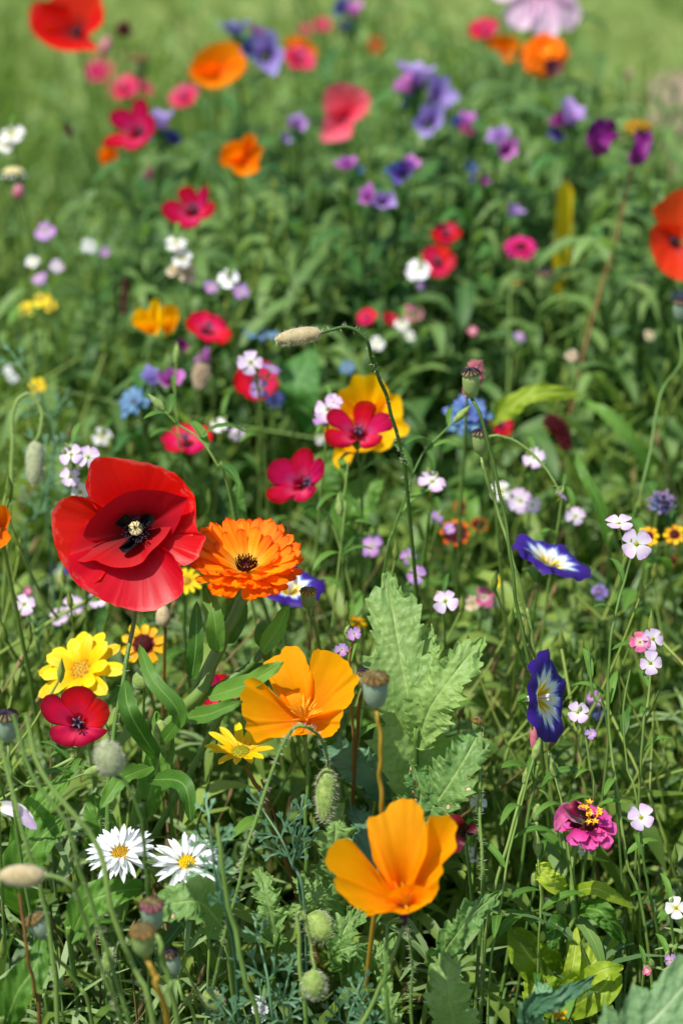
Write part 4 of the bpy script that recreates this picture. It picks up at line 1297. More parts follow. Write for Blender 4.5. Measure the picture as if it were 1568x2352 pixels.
open_poppy(860, 106, 2.3, [[(860, 118), (846, 108), (850, 92), (866, 88), (878, 98), (876, 115)], [(860, 96), (850, 118), (862, 126), (874, 118)]], 'poppy_orange', 'small blurred orange red blossom near the top centre', group='blurred orange blossoms', name='orange_blossom', dark=False)
open_poppy(1148, 122, 1.95, [[(1150, 130), (1115, 125), (1120, 95), (1150, 85), (1185, 95), (1192, 125)], [(1150, 105), (1125, 135), (1150, 152), (1185, 140)]], 'eschs2', 'blurred orange blossom between the magenta blossom and the marigold at the top', group='blurred orange blossoms', name='orange_blossom', dark=False)
open_poppy(8, 1210, 1.12, [[(0, 1220), (-30, 1190), (-10, 1165), (22, 1162), (34, 1185), (26, 1215), (34, 1235), (10, 1258), (-25, 1260)]], 'eschs2', 'orange blossom cut off by the left edge beside the largest poppy', group=None, name='orange_blossom', dark=False)

# ------------------------------------------------------------------ daisies and the like
for (x, y, ax, dk, lab, rl_) in ((277, 1960, (-.10, .80, .62), 'disc_gold', 'white everlasting daisy with dull golden centre, left of the two', 4), (429, 1982, (.05, .72, .72), 'disc_yellow', 'white everlasting daisy with bright yellow centre, right of the two', 12)):
    daisy(x, y + 2, 170, 1.035, ax, lab, 'daisy', 'daisy', 'white', (17, 15, 12), .22, dk, .30, .4, (4, 14, 26), -8, 70, rl_, None, 'white everlasting daisies', (1.0, .95, .82), 0, 0, leaves=3, a=.5, b=.75, jit=5, sj=.10, cup=.35, r1=.0013, dflat=.3)
daisy(188, 1540, 235, 1.13, (-.35, .60, .75), 'big pale yellow daisy with curled petals, behind the deep crimson flax', 'daisy', 'yellow_daisy', 'yellow', (10, 9), .36, 'disc_gold', .22, .5, (30, 50), -50, 30, 12, [(205, 1640, 1.14), (215, 1800, 1.15)], 'yellow daisies', (1.0, .78), .03, 3, leaves=3, a=.4, b=.35, cup=-.16)
daisy(553, 1728, 184, 1.07, (-.05, .88, .5), 'yellow daisy with olive centre, left below the spread orange yellow poppy', 'daisy', 'yellow_daisy', 'yellow', (13,), .27, 'disc_olive', .24, .45, (32,), -18, 50, 5, [(585, 1800, 1.08), (630, 1900, 1.09)], 'yellow daisies', (1.0,), .03, 3, stem='stem_brown', leaves=2, a=.4, b=.5, cup=.15)
daisy(330, 1480, 112, 1.16, (.05, .3, 1), 'small yellow daisy with dark red centre under the largest poppy', 'daisy', 'yellow_daisy', 'coreopsis', (10,), .5, 'disc_maroon', .36, .5, (5,), -15, 40, 0, None, 'yellow daisies', teeth=.12)
daisy(425, 1335, 90, 1.2, (.1, .7, .7), 'yellow daisy mostly hidden behind the largest poppy and marigold', 'daisy', 'yellow_daisy', 'yellow', (12,), .34, 'disc_gold', .3, .5, (8,), -15, 30, 0, None, 'yellow daisies')
daisy(1045, 1225, 80, 1.3, (.0, .5, .9), 'dark brown tickseed blossom with orange tips behind the pod stalks', 'flower', 'tickseed', 'coreopsis_dark', (8,), .6, 'disc_maroon', .34, .5, (5,), -10, 30, 0, None, 'dark centred tickseed blossoms', teeth=.14)
daisy(1100, 1205, 50, 1.36, (.2, .6, .7), 'smaller tickseed blossom just right of the dark brown one', 'flower', 'tickseed', 'coreopsis_dark', (8,), .6, 'disc_maroon', .34, .5, (5,), -10, 20, 0, None, 'dark centred tickseed blossoms', teeth=.14)
daisy(1060, 1165, 44, 1.42, (-.2, .6, .7), 'tickseed blossom behind the lilac stock, above the dark brown one', 'flower', 'tickseed', 'coreopsis_dark', (8,), .6, 'disc_maroon', .34, .5, (5,), -10, 20, 0, None, 'dark centred tickseed blossoms', teeth=.14)
daisy(1488, 1232, 56, 1.22, (.0, .5, .9), 'yellow tickseed blossom behind the pale lilac blossom at right', 'flower', 'tickseed', 'coreopsis', (8,), .6, 'disc_maroon', .34, .5, (5,), -10, 20, 0, None, 'dark centred tickseed blossoms', teeth=.14)
daisy(1548, 1228, 58, 1.24, (.0, .5, .9), 'yellow tickseed blossom at the right edge', 'flower', 'tickseed', 'coreopsis', (8,), .6, 'disc_maroon', .34, .5, (5,), -10, 20, 0, None, 'dark centred tickseed blossoms', teeth=.14)
daisy(1540, 1288, 34, 1.26, (.0, .5, .9), 'small orange tickseed blossom under the one at the right edge', 'flower', 'tickseed', 'coreopsis_dark', (8,), .6, 'disc_maroon', .34, .5, (5,), -10, 20, 0, None, 'dark centred tickseed blossoms', teeth=.14)
daisy(820, 1428, 52, 1.22, (.3, .8, .5), 'orange yellow daisy behind the top of the big toothed leaf', 'flower', 'tickseed', 'golden', (9,), .4, 'disc_gold', .3, .5, (5,), -10, 20, 0, None, 'dark centred tickseed blossoms', teeth=.1)
daisy(1283, 2332, 42, 1.0, (.0, .75, .6), 'small golden star shaped blossom above the pale corner leaf', 'flower', 'star_flower', 'golden', (5,), .5, 'disc_gold', .2, .5, (20,), -5, 20, 0, None, None, teeth=0)
daisy(1195, 570, 88, 1.58, (.0, .72, .72), 'hot pink zinnia with reddish centre, right of the dark red pair', 'flower', 'zinnia', 'zinnia_hot', (13, 11), .36, 'disc_maroon', .36, .55, (5, 22), -12, 50, 0, None, 'pink zinnias', (1, .8), .06, 2, leaves=4, lleaf='leaf_dark')
daisy(1345, 1893, 156, 1.07, (.05, .74, .68), 'faded magenta zinnia with withered petals and tall golden florets', 'flower', 'zinnia', 'zinnia', (9, 6), .62, 'disc_maroon', .32, .8, (-2, 6), -14, 60, 10, [(1318, 1960, 1.08), (1312, 2100, 1.08), (1306, 2230, 1.09)], 'pink zinnias', (1, .72), .05, 3, leaves=0, a=.4, b=.22, ruf=.06, r1=.0017)
daisy(1250, 124, 124, 1.78, (.0, .45, .9), 'blurred orange marigold with dark crimson lower petals under the pale pink cosmos', 'flower', 'marigold', 'calen', (18, 16, 14, 10), .3, 'calen' if 'calen' in M else 'disc_gold', .16, .5, (-25, 5, 35, 60), -10, 10, 0, None, 'orange marigolds', (1, .95, .8, .5), .05, 3)
flax(1268, 158, 50, 1.76, (.1, .1, 1), 'dark crimson blossom hanging over the blurred marigold', 0, 'maroon')
daisy(1236, -22, 250, 1.86, (.30, .35, .85), 'pale pink cosmos with a yellow centre cut off by the top edge', 'flower', 'cosmos', 'cosmos', (8,), .66, 'disc_yellow', .16, .5, (0,), -25, 20, 25, None, None, (1.0,), .05, 3, leaves=2, a=.6, b=.3, sj=.04)


def zinnia_extra():
    root = bpy.data.objects.new('withered_petal', None)
    bpy.data.objects.remove(root)
    z = [o for o in bpy.data.objects if o.get('label', '').startswith('faded magenta zinnia')][0]
    H = rel(z, frame(at(1345, 1888, 1.065), cam_vec(.05, .82, .6)))
    A = []
    for i in range(14):
        a = R.random() * 6.28; r = R.uniform(.001, .006)
        c, s_ = math.cos(a) * r, math.sin(a) * r
        h = R.uniform(.005, .009)
        A.append(tube(catmull([(c, s_, .003), (c * 1.2, s_ * 1.2, h)], 4), [.0005, .0006, .0005], 6))
        for j in range(5):
            b = j * 1.257 + a
            A.append(leaf_geo([(c * 1.2, s_ * 1.2, h), (c * 1.2 + math.cos(b) * .001, s_ * 1.2 + math.sin(b) * .001, h + .0012), (c * 1.2 + math.cos(b) * .0024, s_ * 1.2 + math.sin(b) * .0024, h + .0012)], (0, 0, 1), .0006, nu=3, nv=4, fold=0))
    part('floret', mk('floret', *join(A), M['anther_gold']), z, H, kind='stuff')
    for (px, L, w, mt) in (([(1330, 1900, 1.04), (1300, 1880, 1.035), (1268, 1895, 1.03)], .02, .0042, 'withered'), ([(1340, 1885, 1.045), (1318, 1860, 1.03), (1290, 1845, 1.035)], .02, .0034, 'withered'), ([(1335, 1890, 1.04), (1295, 1870, 1.03), (1275, 1912, 1.03)], .02, .004, 'rose')):
        rl = Vector(z.location)
        G = leaf_geo([tuple(at(*p) - rl) for p in px], tuple(BACK + UP * .6), w, nu=7, nv=14, fold=.6, wrinkle=.001, seed=int(w * 1e4))
        part('withered_petal', mk('withered_petal', *G, M[mt]), z, label='withered curled dark pink petal')


zinnia_extra()

# ------------------------------------------------------------------ bindweeds
bindweed(1262, 1602, 1.06, 'violet bindweed blossom facing right with white star and yellow heart, beside the toothed leaf', (.86, .10, .46), .0245, [(1225, 1690, 1.08), (1228, 1800, 1.09), (1280, 1900, 1.1)], 8, 1.0, .35)
bindweed(1268, 1275, 1.16, 'blue violet bindweed blossom tilted away with white throat, right of the pod stalks', (.36, .88, .36), .0240, None, 20, 1.0, .45)
bindweed(668, 1340, 1.16, 'blue and white bindweed blossom peeping out under the orange marigold', (.15, .75, .5), .0195, None, 0, 1.0, .45)
bindweed(130, 1325, 1.45, 'blurred purple bindweed blossom low at the left edge of the largest poppy', (-.3, .4, .8), .010, None, 0, 1.0, .45)

# ------------------------------------------------------------------ small four petalled blossoms
A_ = (0, .25, 1)
stock([(1460, 1250, 72, 1.07, 'lilac', (.05, .12, 1)), (1420, 1204, 64, 1.08, 'lilac', (-.1, .85, .5))], 'tall stalk at right topped by two pale lilac blossoms', pts=[(1435, 1330, 1.08), (1405, 1440, 1.08), (1395, 1600, 1.09), (1390, 1750, 1.1)], leaves=4)
stock([(1498, 1468, 54, 1.07, 'lilac', (.2, .3, 1)), (1468, 1475, 48, 1.07, 'rose', (-.1, .2, 1)), (1492, 1523, 58, 1.065, 'lilac', (0, .1, 1))], 'right hand stalk with one rose and two lilac blossoms', pts=[(1488, 1600, 1.08), (1470, 1750, 1.09)])
stock([(1325, 1637, 54, 1.06, 'lilac', (.1, .45, .9)), (1356, 1686, 28, 1.06, 'mauve')], 'lilac blossom just right of the violet bindweed', pts=[(1352, 1740, 1.07), (1355, 1900, 1.09)])
stock([(1471, 1878, 62, 1.06, 'lilac', (0, .25, 1))], 'pale lilac blossom right of the faded magenta zinnia', pts=[(1478, 1990, 1.07), (1510, 2150, 1.09)])
stock([(1022, 1381, 60, 1.14, 'lilac', (-.05, .3, 1))], 'pinkish lilac blossom right of the top of the big toothed leaf')
stock([(992, 1108, 70, 1.2, 'lilac', (.1, .75, .6))], 'lilac blossom seen from the side, left of the hairy pod stalks')
stock([(1226, 1052, 52, 1.26, 'lilac'), (1195, 1150, 58, 1.28, 'lilac'), (1150, 1128, 50, 1.3, 'whitish'), (1222, 1160, 46, 1.27, 'lilac')], 'pale lilac cluster behind the two hairy pod stalks')
stock([(1321, 1185, 46, 1.25, 'lilac')], 'single lilac blossom above the tilted bindweed')
stock([(1003, 1190, 34, 1.25, 'mauve'), (1032, 1215, 30, 1.24, 'mauve')], 'two tiny mauve blossoms in front of the dark tickseed')
stock([(955, 1320, 48, 1.2, 'mauve'), (938, 1278, 40, 1.22, 'mauve')], 'two mauve blossoms above the tip of the big toothed leaf')
stock([(852, 1256, 56, 1.3, 'mauve', (-.3, .3, .8)), (862, 1238, 30, 1.32, 'lilac')], 'blurred mauve pair between marigold and toothed leaf')
stock([(752, 940, 62, 1.2, 'lilac', (-.1, .1, 1)), (738, 962, 40, 1.21, 'mauve'), (766, 925, 44, 1.2, 'lilac')], 'lilac cluster touching the amber poppy on its left')
stock([(576, 833, 62, 1.24, 'lilac', (0, .25, 1)), (622, 848, 50, 1.25, 'mauve', (.3, .8, .4)), (596, 893, 50, 1.26, 'mauve', (0, .1, 1))], 'lilac trio in front of the red flax', pts=[(600, 960, 1.27)])
stock([(165, 1045, 56, 1.16, 'lilac', (-.2, .4, .8)), (203, 1050, 54, 1.16, 'lilac', (.1, .2, 1)), (163, 1096, 50, 1.17, 'lilac', (0, .2, 1)), (185, 1130, 44, 1.18, 'whitish')], 'whitish lilac cluster at the upper left of the largest poppy')
stock([(235, 1003, 48, 1.35, 'whitish')], 'single cream blossom above the largest poppy')
stock([(503, 977, 42, 1.32, 'whitish', (0, .5, .8)), (544, 996, 36, 1.34, 'lilac')], 'cream blossom pair below the red flax')
stock([(57, 1388, 56, 1.18, 'lilac', (0, .2, 1)), (64, 1357, 22, 1.18, 'rose')], 'lilac blossom with a pink bud near the left edge', pts=[(85, 1470, 1.18), (105, 1540, 1.18)])
stock([(138, 1417, 48, 1.24, 'lilac'), (170, 1390, 50, 1.24, 'lilac', (0, .3, 1)), (228, 1378, 54, 1.22, 'lilac', (-.2, .5, .8))], 'lilac row under the left rim of the largest poppy')
stock([(405, 561, 52, 1.42, 'whitish', (0, .75, .6)), (418, 593, 50, 1.42, 'whitish', (0, .2, 1)), (432, 628, 50, 1.43, 'dried'), (398, 622, 36, 1.43, 'dried')], 'white blossoms over faded ones, below the cup shaped flax')
stock([(525, 641, 52, 1.4, 'white', (0, .4, 1)), (484, 660, 40, 1.41, 'mauve'), (553, 671, 40, 1.4, 'mauve')], 'white blossom flanked by two mauve ones, above the red flax')
stock([(961, 621, 60, 1.5, 'white', (0, .4, 1)), (965, 655, 22, 1.5, 'mauve')], 'white blossom in front of the dark red pair')
stock([(922, 745, 34, 1.5, 'whitish'), (866, 790, 38, 1.48, 'whitish'), (940, 772, 30, 1.5, 'whitish')], 'blurred white trio under the small red flax')
stock([(28, 310, 60, 1.5, 'whitish', (0, .6, .8)), (12, 335, 44, 1.5, 'whitish')], 'blurred cream blossoms high at the left edge')
stock([(204, 565, 36, 1.55, 'white'), (240, 580, 28, 1.55, 'mauve')], 'blurred white blossom beside a mauve one, left of the small white cluster')
stock([(105, 535, 52, 1.5, 'mauve'), (75, 602, 34, 1.5, 'whitish'), (130, 612, 34, 1.5, 'lilac'), (92, 640, 34, 1.5, 'mauve')], 'blurred mauve and white cluster near the left edge')
stock([(97, 690, 42, 1.5, 'yellow'), (62, 712, 40, 1.52, 'yellow'), (115, 702, 34, 1.54, 'yellow')], 'blurred lemon yellow cluster near the left edge')
stock([(1097, 1846, 42, 1.08, 'whitish')], 'small white blossom left of the faded zinnia beside a hairy stalk')
stock([(1078, 1956, 28, 1.12, 'whitish'), (1084, 1970, 26, 1.12, 'whitish')], 'tiny white pair right of the lowest orange yellow poppy')
stock([(1340, 1952, 34, 1.12, 'whitish')], 'small white blossom right under the faded zinnia')
stock([(1551, 2086, 56, 1.04, 'whitish', (0, .4, 1))], 'cream blossom with yellow heart at the right edge, low down')
stock([(1540, 2205, 30, 1.05, 'mauve')], 'tiny mauve blossom above the pale corner leaf')
stock([(1484, 2230, 22, 1.04, 'rose')], 'tiny pink blossom between yellow green plant and corner leaf')
stock([(813, 1456, 34, 1.05, 'mauve', (0, .3, 1)), (785, 1492, 34, 1.05, 'mauve')], 'small withering mauve blossoms above the right petal of the spread orange yellow poppy', stem='stem_brown', pts=[(800, 1560, 1.07), (810, 1720, 1.09)])
stock([(597, 2300, 28, 1.04, 'white'), (590, 2318, 26, 1.04, 'white'), (606, 2320, 24, 1.04, 'white'), (600, 2338, 24, 1.04, 'white'), (585, 2296, 20, 1.04, 'white')], 'tight white cluster low down between the feathery leaves')
stock([(1110, 1372, 50, 1.25, 'rose'), (1085, 1385, 40, 1.26, 'dried'), (1130, 1385, 30, 1.27, 'whitish')], 'faded pinkish cluster right of the lilac blossom by the toothed leaf')
stock([(1366, 1605, 40, 1.2, 'mauve'), (1375, 1640, 34, 1.2, 'indigo')], 'mauve blossoms in shade behind the violet bindweed')
stock([(1290, 1140, 26, 1.18, 'mauve', (.6, .6, .4))], 'closed mauve blossom at the end of a nodding green stalk')
stock([(735, 1010, 24, 1.4, 'whitish'), (30, 868, 26, 1.5, 'white')], 'tiny white dots of blossom left of the amber poppy')

# ------------------------------------------------------------------ bugloss
bugloss([(540, 66, 62, 1.8, 'echium', (-.2, .9, .3)), (590, 72, 50, 1.8, 'echium_pink', (.3, .9, .3)), (612, 122, 88, 1.72, 'echium', (.1, -.05, 1)), (576, 112, 50, 1.76, 'indigo')], 'twin purple bugloss between two orange blossoms at the top', leaves=16)
bugloss([(370, 275, 66, 1.66, 'echium', (0, .8, .5)), (365, 310, 56, 1.68, 'indigo', (-.3, .2, .8)), (395, 320, 40, 1.68, 'indigo')], 'purple bugloss behind the large crimson flax', leaves=12)
bugloss([(955, 170, 78, 1.72, 'echium', (-.1, .9, .4)), (930, 195, 50, 1.71, 'echium_pink', (-.5, .5, .6)), (1005, 215, 78, 1.7, 'echium', (.5, .3, .7)), (985, 278, 74, 1.66, 'echium', (0, .1, 1)), (935, 232, 50, 1.74, 'indigo')], 'largest purple bugloss with many bells, top right of centre', leaves=18)
bugloss([(1072, 275, 48, 1.68, 'echium_pink', (.1, .7, .6)), (1052, 285, 40, 1.7, 'indigo'), (1072, 302, 32, 1.68, 'rose')], 'pink and blue bugloss right of the largest one', leaves=12)
bugloss([(1145, 315, 52, 1.62, 'echium', (-.3, .6, .8)), (1162, 342, 54, 1.6, 'echium_pink', (.4, -.1, 1))], 'bugloss with a pinkish lower bell, right of centre', leaves=14)
bugloss([(925, 398, 54, 1.55, 'indigo', (-.2, .2, 1)), (945, 378, 44, 1.55, 'echium_pink', (.2, .8, .5)), (905, 392, 36, 1.56, 'indigo')], 'indigo bugloss with one pink bell above the small magenta pair', leaves=14)
bugloss([(845, 452, 46, 1.52, 'echium_pink', (-.3, .5, .8)), (880, 462, 50, 1.52, 'echium', (.2, .1, 1))], 'small pink and mauve bell pair in the middle of the dark leaves', leaves=16)
bugloss([(797, 378, 44, 1.58, 'echium_pink', (-.3, .5, .8)), (815, 398, 36, 1.6, 'indigo', (.2, .1, 1))], 'small pink and dark bugloss under the coral poppy', leaves=14)
bugloss([(685, 285, 44, 1.68, 'echium', (.1, .4, 1)), (672, 292, 30, 1.69, 'echium_pink'), (655, 318, 26, 1.69, 'echium')], 'small mauve bugloss left of the coral poppy', leaves=16)
bugloss([(1312, 262, 70, 1.62, 'echium', (.3, .8, .5)), (1290, 278, 50, 1.63, 'purple', (-.4, .4, .8)), (1278, 305, 34, 1.64, 'indigo', (-.3, -.4, .8))], 'purple bugloss on the right above the withered flower head', leaves=14)
bugloss([(812, 22, 46, 1.95, 'echium_pink', (.1, .9, .5)), (785, 20, 44, 1.96, 'indigo', (-.2, .4, .9)), (790, 60, 36, 1.96, 'indigo')], 'blue and pink bugloss at the very top centre', leaves=12)
bugloss([(350, 868, 50, 1.36, 'echium', (-.3, .7, .7)), (392, 872, 56, 1.35, 'echium_pink', (.1, .4, .9)), (338, 860, 30, 1.37, 'indigo')], 'violet pair above the ragged blue blossom, left of centre', leaves=6)
bugloss([(1095, 405, 34, 1.62, 'indigo'), (1075, 385, 30, 1.62, 'indigo'), (1105, 415, 34, 1.61, 'purple')], 'dark closed bugloss heads right of the indigo one', leaves=16)
bugloss([(1180, 485, 40, 1.6, 'echium')], 'dim mauve bell above the hot pink zinnia', leaves=12)
bugloss([(420, 795, 34, 1.5, 'purple'), (470, 820, 40, 1.5, 'echium_pink')], 'dim purple bells under the yellow pair', leaves=6)

# ragged blue blossoms
daisy(310, 925, 96, 1.36, (-.3, .5, .8), 'ragged pale blue cornflower left of the centre, blurred', 'flower', 'cornflower', 'nigella', (9, 8), .34, 'disc_maroon', .16, .5, (10, 40), -20, 10, 0, None, 'blue cornflowers', (1, .8), .25, 3, jit=12, sj=.2)
daisy(1075, 955, 120, 1.34, (0, .35, .95), 'full blue cornflower behind the upper seed pod', 'flower', 'cornflower', 'cornflower', (14, 12, 9), .34, 'disc_maroon', .12, .5, (5, 30, 55), -15, 10, 0, None, 'blue cornflowers', (1, .85, .6), .25, 3, jit=10, sj=.15)
daisy(600, 768, 100, 1.48, (.1, .85, .45), 'pale blue ragged blossom left of the nodding bud', 'flower', 'cornflower', 'nigella', (10,), .28, 'disc_maroon', .16, .5, (10,), -20, 10, 0, None, 'blue cornflowers', (1,), .2, 3, jit=12, sj=.2)
daisy(632, 915, 60, 1.42, (.1, .5, .8), 'dark blue blossom behind the red flax and lilac trio', 'flower', 'cornflower', 'indigo', (10, 8), .28, 'disc_maroon', .16, .5, (10, 40), -20, 10, 0, None, 'blue cornflowers', (1, .7), .2, 3, jit=12, sj=.2)
daisy(1518, 1158, 76, 1.24, (.1, .5, .85), 'knobbly greyish blue flower head at the right edge', 'flower', 'cornflower', 'bluegrey', (14, 12, 10, 7), .3, 'disc_maroon', .12, .8, (5, 30, 55, 75), 10, 10, 0, None, 'blue cornflowers', (1, .95, .9, .8), .2, 3, jit=14, sj=.15)
daisy(32, 397, 70, 1.5, (0, .95, .3), 'blurred cream button shaped flower head at the left edge', 'flower', 'button_flower', 'whitish', (14, 12), .3, 'stigma', .7, .5, (-20, 20), -25, 40, 0, None, None, (1, .6), .05, 3, leaves=2)


# ------------------------------------------------------------------ pods, buds, dried heads
pod(1081, 884, 40, 62, 1.06, 'sharp green seed pod with dark striped crown in front of the dusty pink spike', [(1100, 950, 1.06), (1128, 1040, 1.065), (1152, 1160, 1.07), (1172, 1290, 1.07), (1190, 1400, 1.075), (1215, 1530, 1.08), (1232, 1620, 1.09)], axis=(-.06, .90, .42), hair=110, stem='stem_dark', hmat='hair_dark')
pod(1103, 1018, 38, 54, 1.10, 'lower seed pod just behind the bent hairy stalk', [(1112, 1080, 1.10), (1140, 1170, 1.11), (1180, 1290, 1.11), (1205, 1400, 1.12), (1224, 1480, 1.12)], axis=(-.05, .9, .4), hair=80, stem='stem', hmat='hair_dark')
pod(862, 1590, 58, 80, .955, 'blurred greyish seed pod on an amber stalk in front of the big toothed leaf', [(868, 1650, .955), (874, 1740, .96), (874, 1850, .97), (872, 1990, .99)], 'crown_brown', 'pod_blue', stem='stem_amber', r=.0011)
pod(835, 1562, 30, 44, 1.05, 'small seed pod tucked behind the blurred one', [(828, 1610, 1.06), (815, 1740, 1.08)], 'crown_dark', 'pod_blue', stem='stem_brown')
pod(708, 1377, 36, 46, 1.09, 'green seed pod right under the orange marigold', [(715, 1430, 1.09), (735, 1490, 1.10)], 'disc_gold', 'pod', hair=30)
pod(351, 2105, 52, 70, .93, 'seed pod with purple crown at bottom left', [(368, 2170, .93), (385, 2240, .94), (410, 2352, .95)], 'crown_purple', 'pod_blue', stem='stem', r=.0013)
pod(330, 2165, 56, 70, .90, 'seed pod with rusty brown crown directly under the purple crowned one', [(355, 2240, .90), (378, 2330, .91)], 'crown_brown', 'pod', stem='stem_amber', r=.0013)
pod(92, 2132, 44, 62, .97, 'greyish seed pod tilted left at the bottom left', [(130, 2200, .98), (180, 2260, .99), (215, 2352, 1.0)], 'crown_brown', 'pod_blue', axis=(-.45, .82, .35))
pod(396, 2215, 42, 62, .98, 'greyish seed pod right of the rusty crowned one', [(420, 2290, .98), (450, 2352, .99)], 'crown_dark', 'pod_blue', axis=(-.2, .9, .35))
pod(18, 1672, 50, 70, 1.0, 'dark crowned seed pod at the left edge beside the deep crimson flax', [(22, 1750, 1.0), (40, 1900, 1.01)], 'crown_dark', 'pod_blue')
pod(1096, 1668, 26, 36, 1.1, 'small brown crowned pod behind the spotted leaf', [(1104, 1750, 1.08), (1100, 1900, 1.07), (1106, 2050, 1.06)], 'crown_brown', 'pod', hair=120, stem='stem_dark')
pod(1250, 650, 40, 52, 1.5, 'blurred seed pod below the hot pink zinnia', None, 'crown_dark')
pod(1466, 672, 32, 48, 1.5, 'blurred small seed pod left below the orange red poppy', None, 'crown_dark')
pod(1563, 715, 38, 48, 1.3, 'seed pod with spidery dead stamens at the right edge', [(1560, 770, 1.3), (1562, 830, 1.28), (1520, 900, 1.26), (1498, 1000, 1.25), (1470, 1130, 1.24), (1440, 1260, 1.25)], 'crown_dark', 'pod_blue')
pod(319, 157, 42, 48, 1.85, 'blurred round seed pod above the pink blossoms at the upper left', None, 'crown_brown')
pod(1183, 662, 30, 30, 1.55, 'blurred yellowish pod left of the one below the zinnia', None, 'disc_olive')

hairy_bud(684, 773, 42, 108, 1.07, (-1, -.16, .1), 'cream hairy poppy bud lying level on a bent stalk, upper centre', [(762, 757, 1.07), (800, 752, 1.07), (838, 778, 1.07), (860, 840, 1.08), (885, 900, 1.09), (905, 980, 1.1), (925, 1060, 1.11), (935, 1140, 1.12)], 'bud_tan', 200, .0022, 'stem_dark', 120)
hairy_bud(748, 1826, 50, 122, 1.035, (-.06, -1, .1), 'green hairy bud hanging under the spread orange yellow poppy', [(750, 1735, 1.03), (735, 1695, 1.02), (705, 1670, 1.01), (672, 1675, 1.01), (645, 1715, 1.01), (620, 1790, 1.01), (590, 1880, 1.01), (562, 1960, 1.01), (545, 2040, 1.015), (520, 2140, 1.02), (498, 2230, 1.03), (472, 2352, 1.05)], 'bud_green', 280, .0032, 'stem', 330)
hairy_bud(250, 1742, 62, 86, .95, (-.3, .9, .2), 'greyish hairy bud blurred below the deep crimson flax', [(290, 1800, .95), (322, 1880, .95), (334, 1980, .955), (344, 2080, .96), (345, 2200, .98)], 'bud_grey', 260, .0034, 'stem_dark', 60)
hairy_bud(50, 2012, 56, 104, .90, (-1, .05, .1), 'tan bud blurred at the left edge near the bottom', [(120, 2012, .90), (165, 2035, .90), (190, 2100, .91), (215, 2180, .92), (255, 2280, .93), (290, 2380, .95)], 'bud_tan', 60, .0015, 'stem', 80)
hairy_bud(81, 1065, 44, 102, 1.22, (0, -1, .1), 'hairy pale bud hanging from a hooked stalk at the left', [(90, 1000, 1.22), (96, 955, 1.22), (82, 915, 1.22), (58, 905, 1.22), (34, 935, 1.22), (30, 1010, 1.22), (24, 1130, 1.22), (18, 1260, 1.23)], 'bud_grey', 200, .0026, 'stem', 110, r=.0012)
hairy_bud(722, 2262, 56, 66, .99, (.2, -1, .1), 'round hairy bud hanging at the bottom centre', [(722, 2225, .99), (712, 2160, .99), (696, 2100, .985), (682, 2110, .985), (690, 2230, .99), (700, 2352, 1.0)], 'bud_green', 240, .003, 'stem', 120)
hairy_bud(735, 2130, 66, 80, 1.05, (.5, -.6, .4), 'prickly reddish green bud nestling among crinkled leaves at the bottom centre', [(700, 2180, 1.07)], 'bud_green', 260, .0028, 'stem_dark', 20)
hairy_bud(608, 1457, 52, 62, 1.09, (-.1, 1, .2), 'dark green closed marigold bud under the orange marigold', [(612, 1510, 1.09), (560, 1560, 1.09)], 'leaf', 0, .001, 'stem', 0, r=.0018)
hairy_bud(324, 1563, 42, 46, 1.08, (-.1, 1, .2), 'closed green bud below the small yellow daisy', [(330, 1610, 1.09)], 'bud_green', 30, .001, 'stem', 0)
hairy_bud(375, 1415, 36, 50, 1.14, (0, 1, .2), 'pale closed bud touching the lower rim of the largest poppy', [(378, 1480, 1.15)], 'bud_tan', 0, .001, 'stem_brown', 0, group=None)
hairy_bud(243, 105, 24, 44, 1.9, (.4, 1, .2), 'pink closed bud right of the corner poppy', None, 'bud_pink', 0, sh=0, group='blurred pink buds')
hairy_bud(341, 394, 24, 40, 1.65, (0, 1, .2), 'pink closed bud below the large crimson flax', None, 'bud_pink', 0, sh=0, group='blurred pink buds')
hairy_bud(43, 437, 28, 38, 1.5, (0, 1, .2), 'pink closed bud under the cream button flower', None, 'bud_pink', 0, sh=0, group='blurred pink buds')
hairy_bud(1225, 1690, 20, 66, 1.08, (-.05, 1, .2), 'narrow red and cream furled bud below the violet bindweed', [(1228, 1770, 1.09), (1222, 1830, 1.09)], 'bud_pink', 0, sh=0, group=None)
hairy_bud(1230, 2018, 26, 40, 1.08, (0, 1, .3), 'round yellow green bud left below the faded zinnia', [(1215, 2100, 1.09)], 'bud_green', 0, sh=0, group='small closed green buds')
hairy_bud(1232, 1866, 20, 44, 1.08, (.1, 1, .3), 'slim green bud left of the faded zinnia', [(1236, 1950, 1.09)], 'bud_green', 0, sh=0, group='small closed green buds')
hairy_bud(1288, 2080, 26, 36, 1.08, (0, 1, .3), 'plump green bud above the yellow green plant', [(1270, 2160, 1.09)], 'bud_green', 0, sh=0, group='small closed green buds')
hairy_bud(1208, 1780, 16, 46, 1.07, (.2, 1, .3), 'slim green bud on a stalk left of the violet bindweed', [(1180, 1880, 1.07), (1130, 2070, 1.07), (1110, 2200, 1.08)], 'bud_green', 0, sh=0, group='small closed green buds')
hairy_bud(252, 2205, 34, 62, 1.02, (.1, 1, .3), 'green grass like cone at bottom left', [(262, 2280, 1.03)], 'bud_green', 120, .002, sh=0, group='green bristly cones')
hairy_bud(492, 2298, 40, 66, 1.02, (-.7, .7, .3), 'green grass like cone at bottom between the stalks', [(530, 2340, 1.03)], 'bud_green', 120, .002, sh=0, group='green bristly cones')
hairy_bud(372, 1690, 40, 78, 1.07, (-.1, 1, .3), 'pale green curled leafy bud between stems, right of the deep crimson flax', [(385, 1760, 1.08)], 'bud_green', 40, .001, sh=0, group=None)


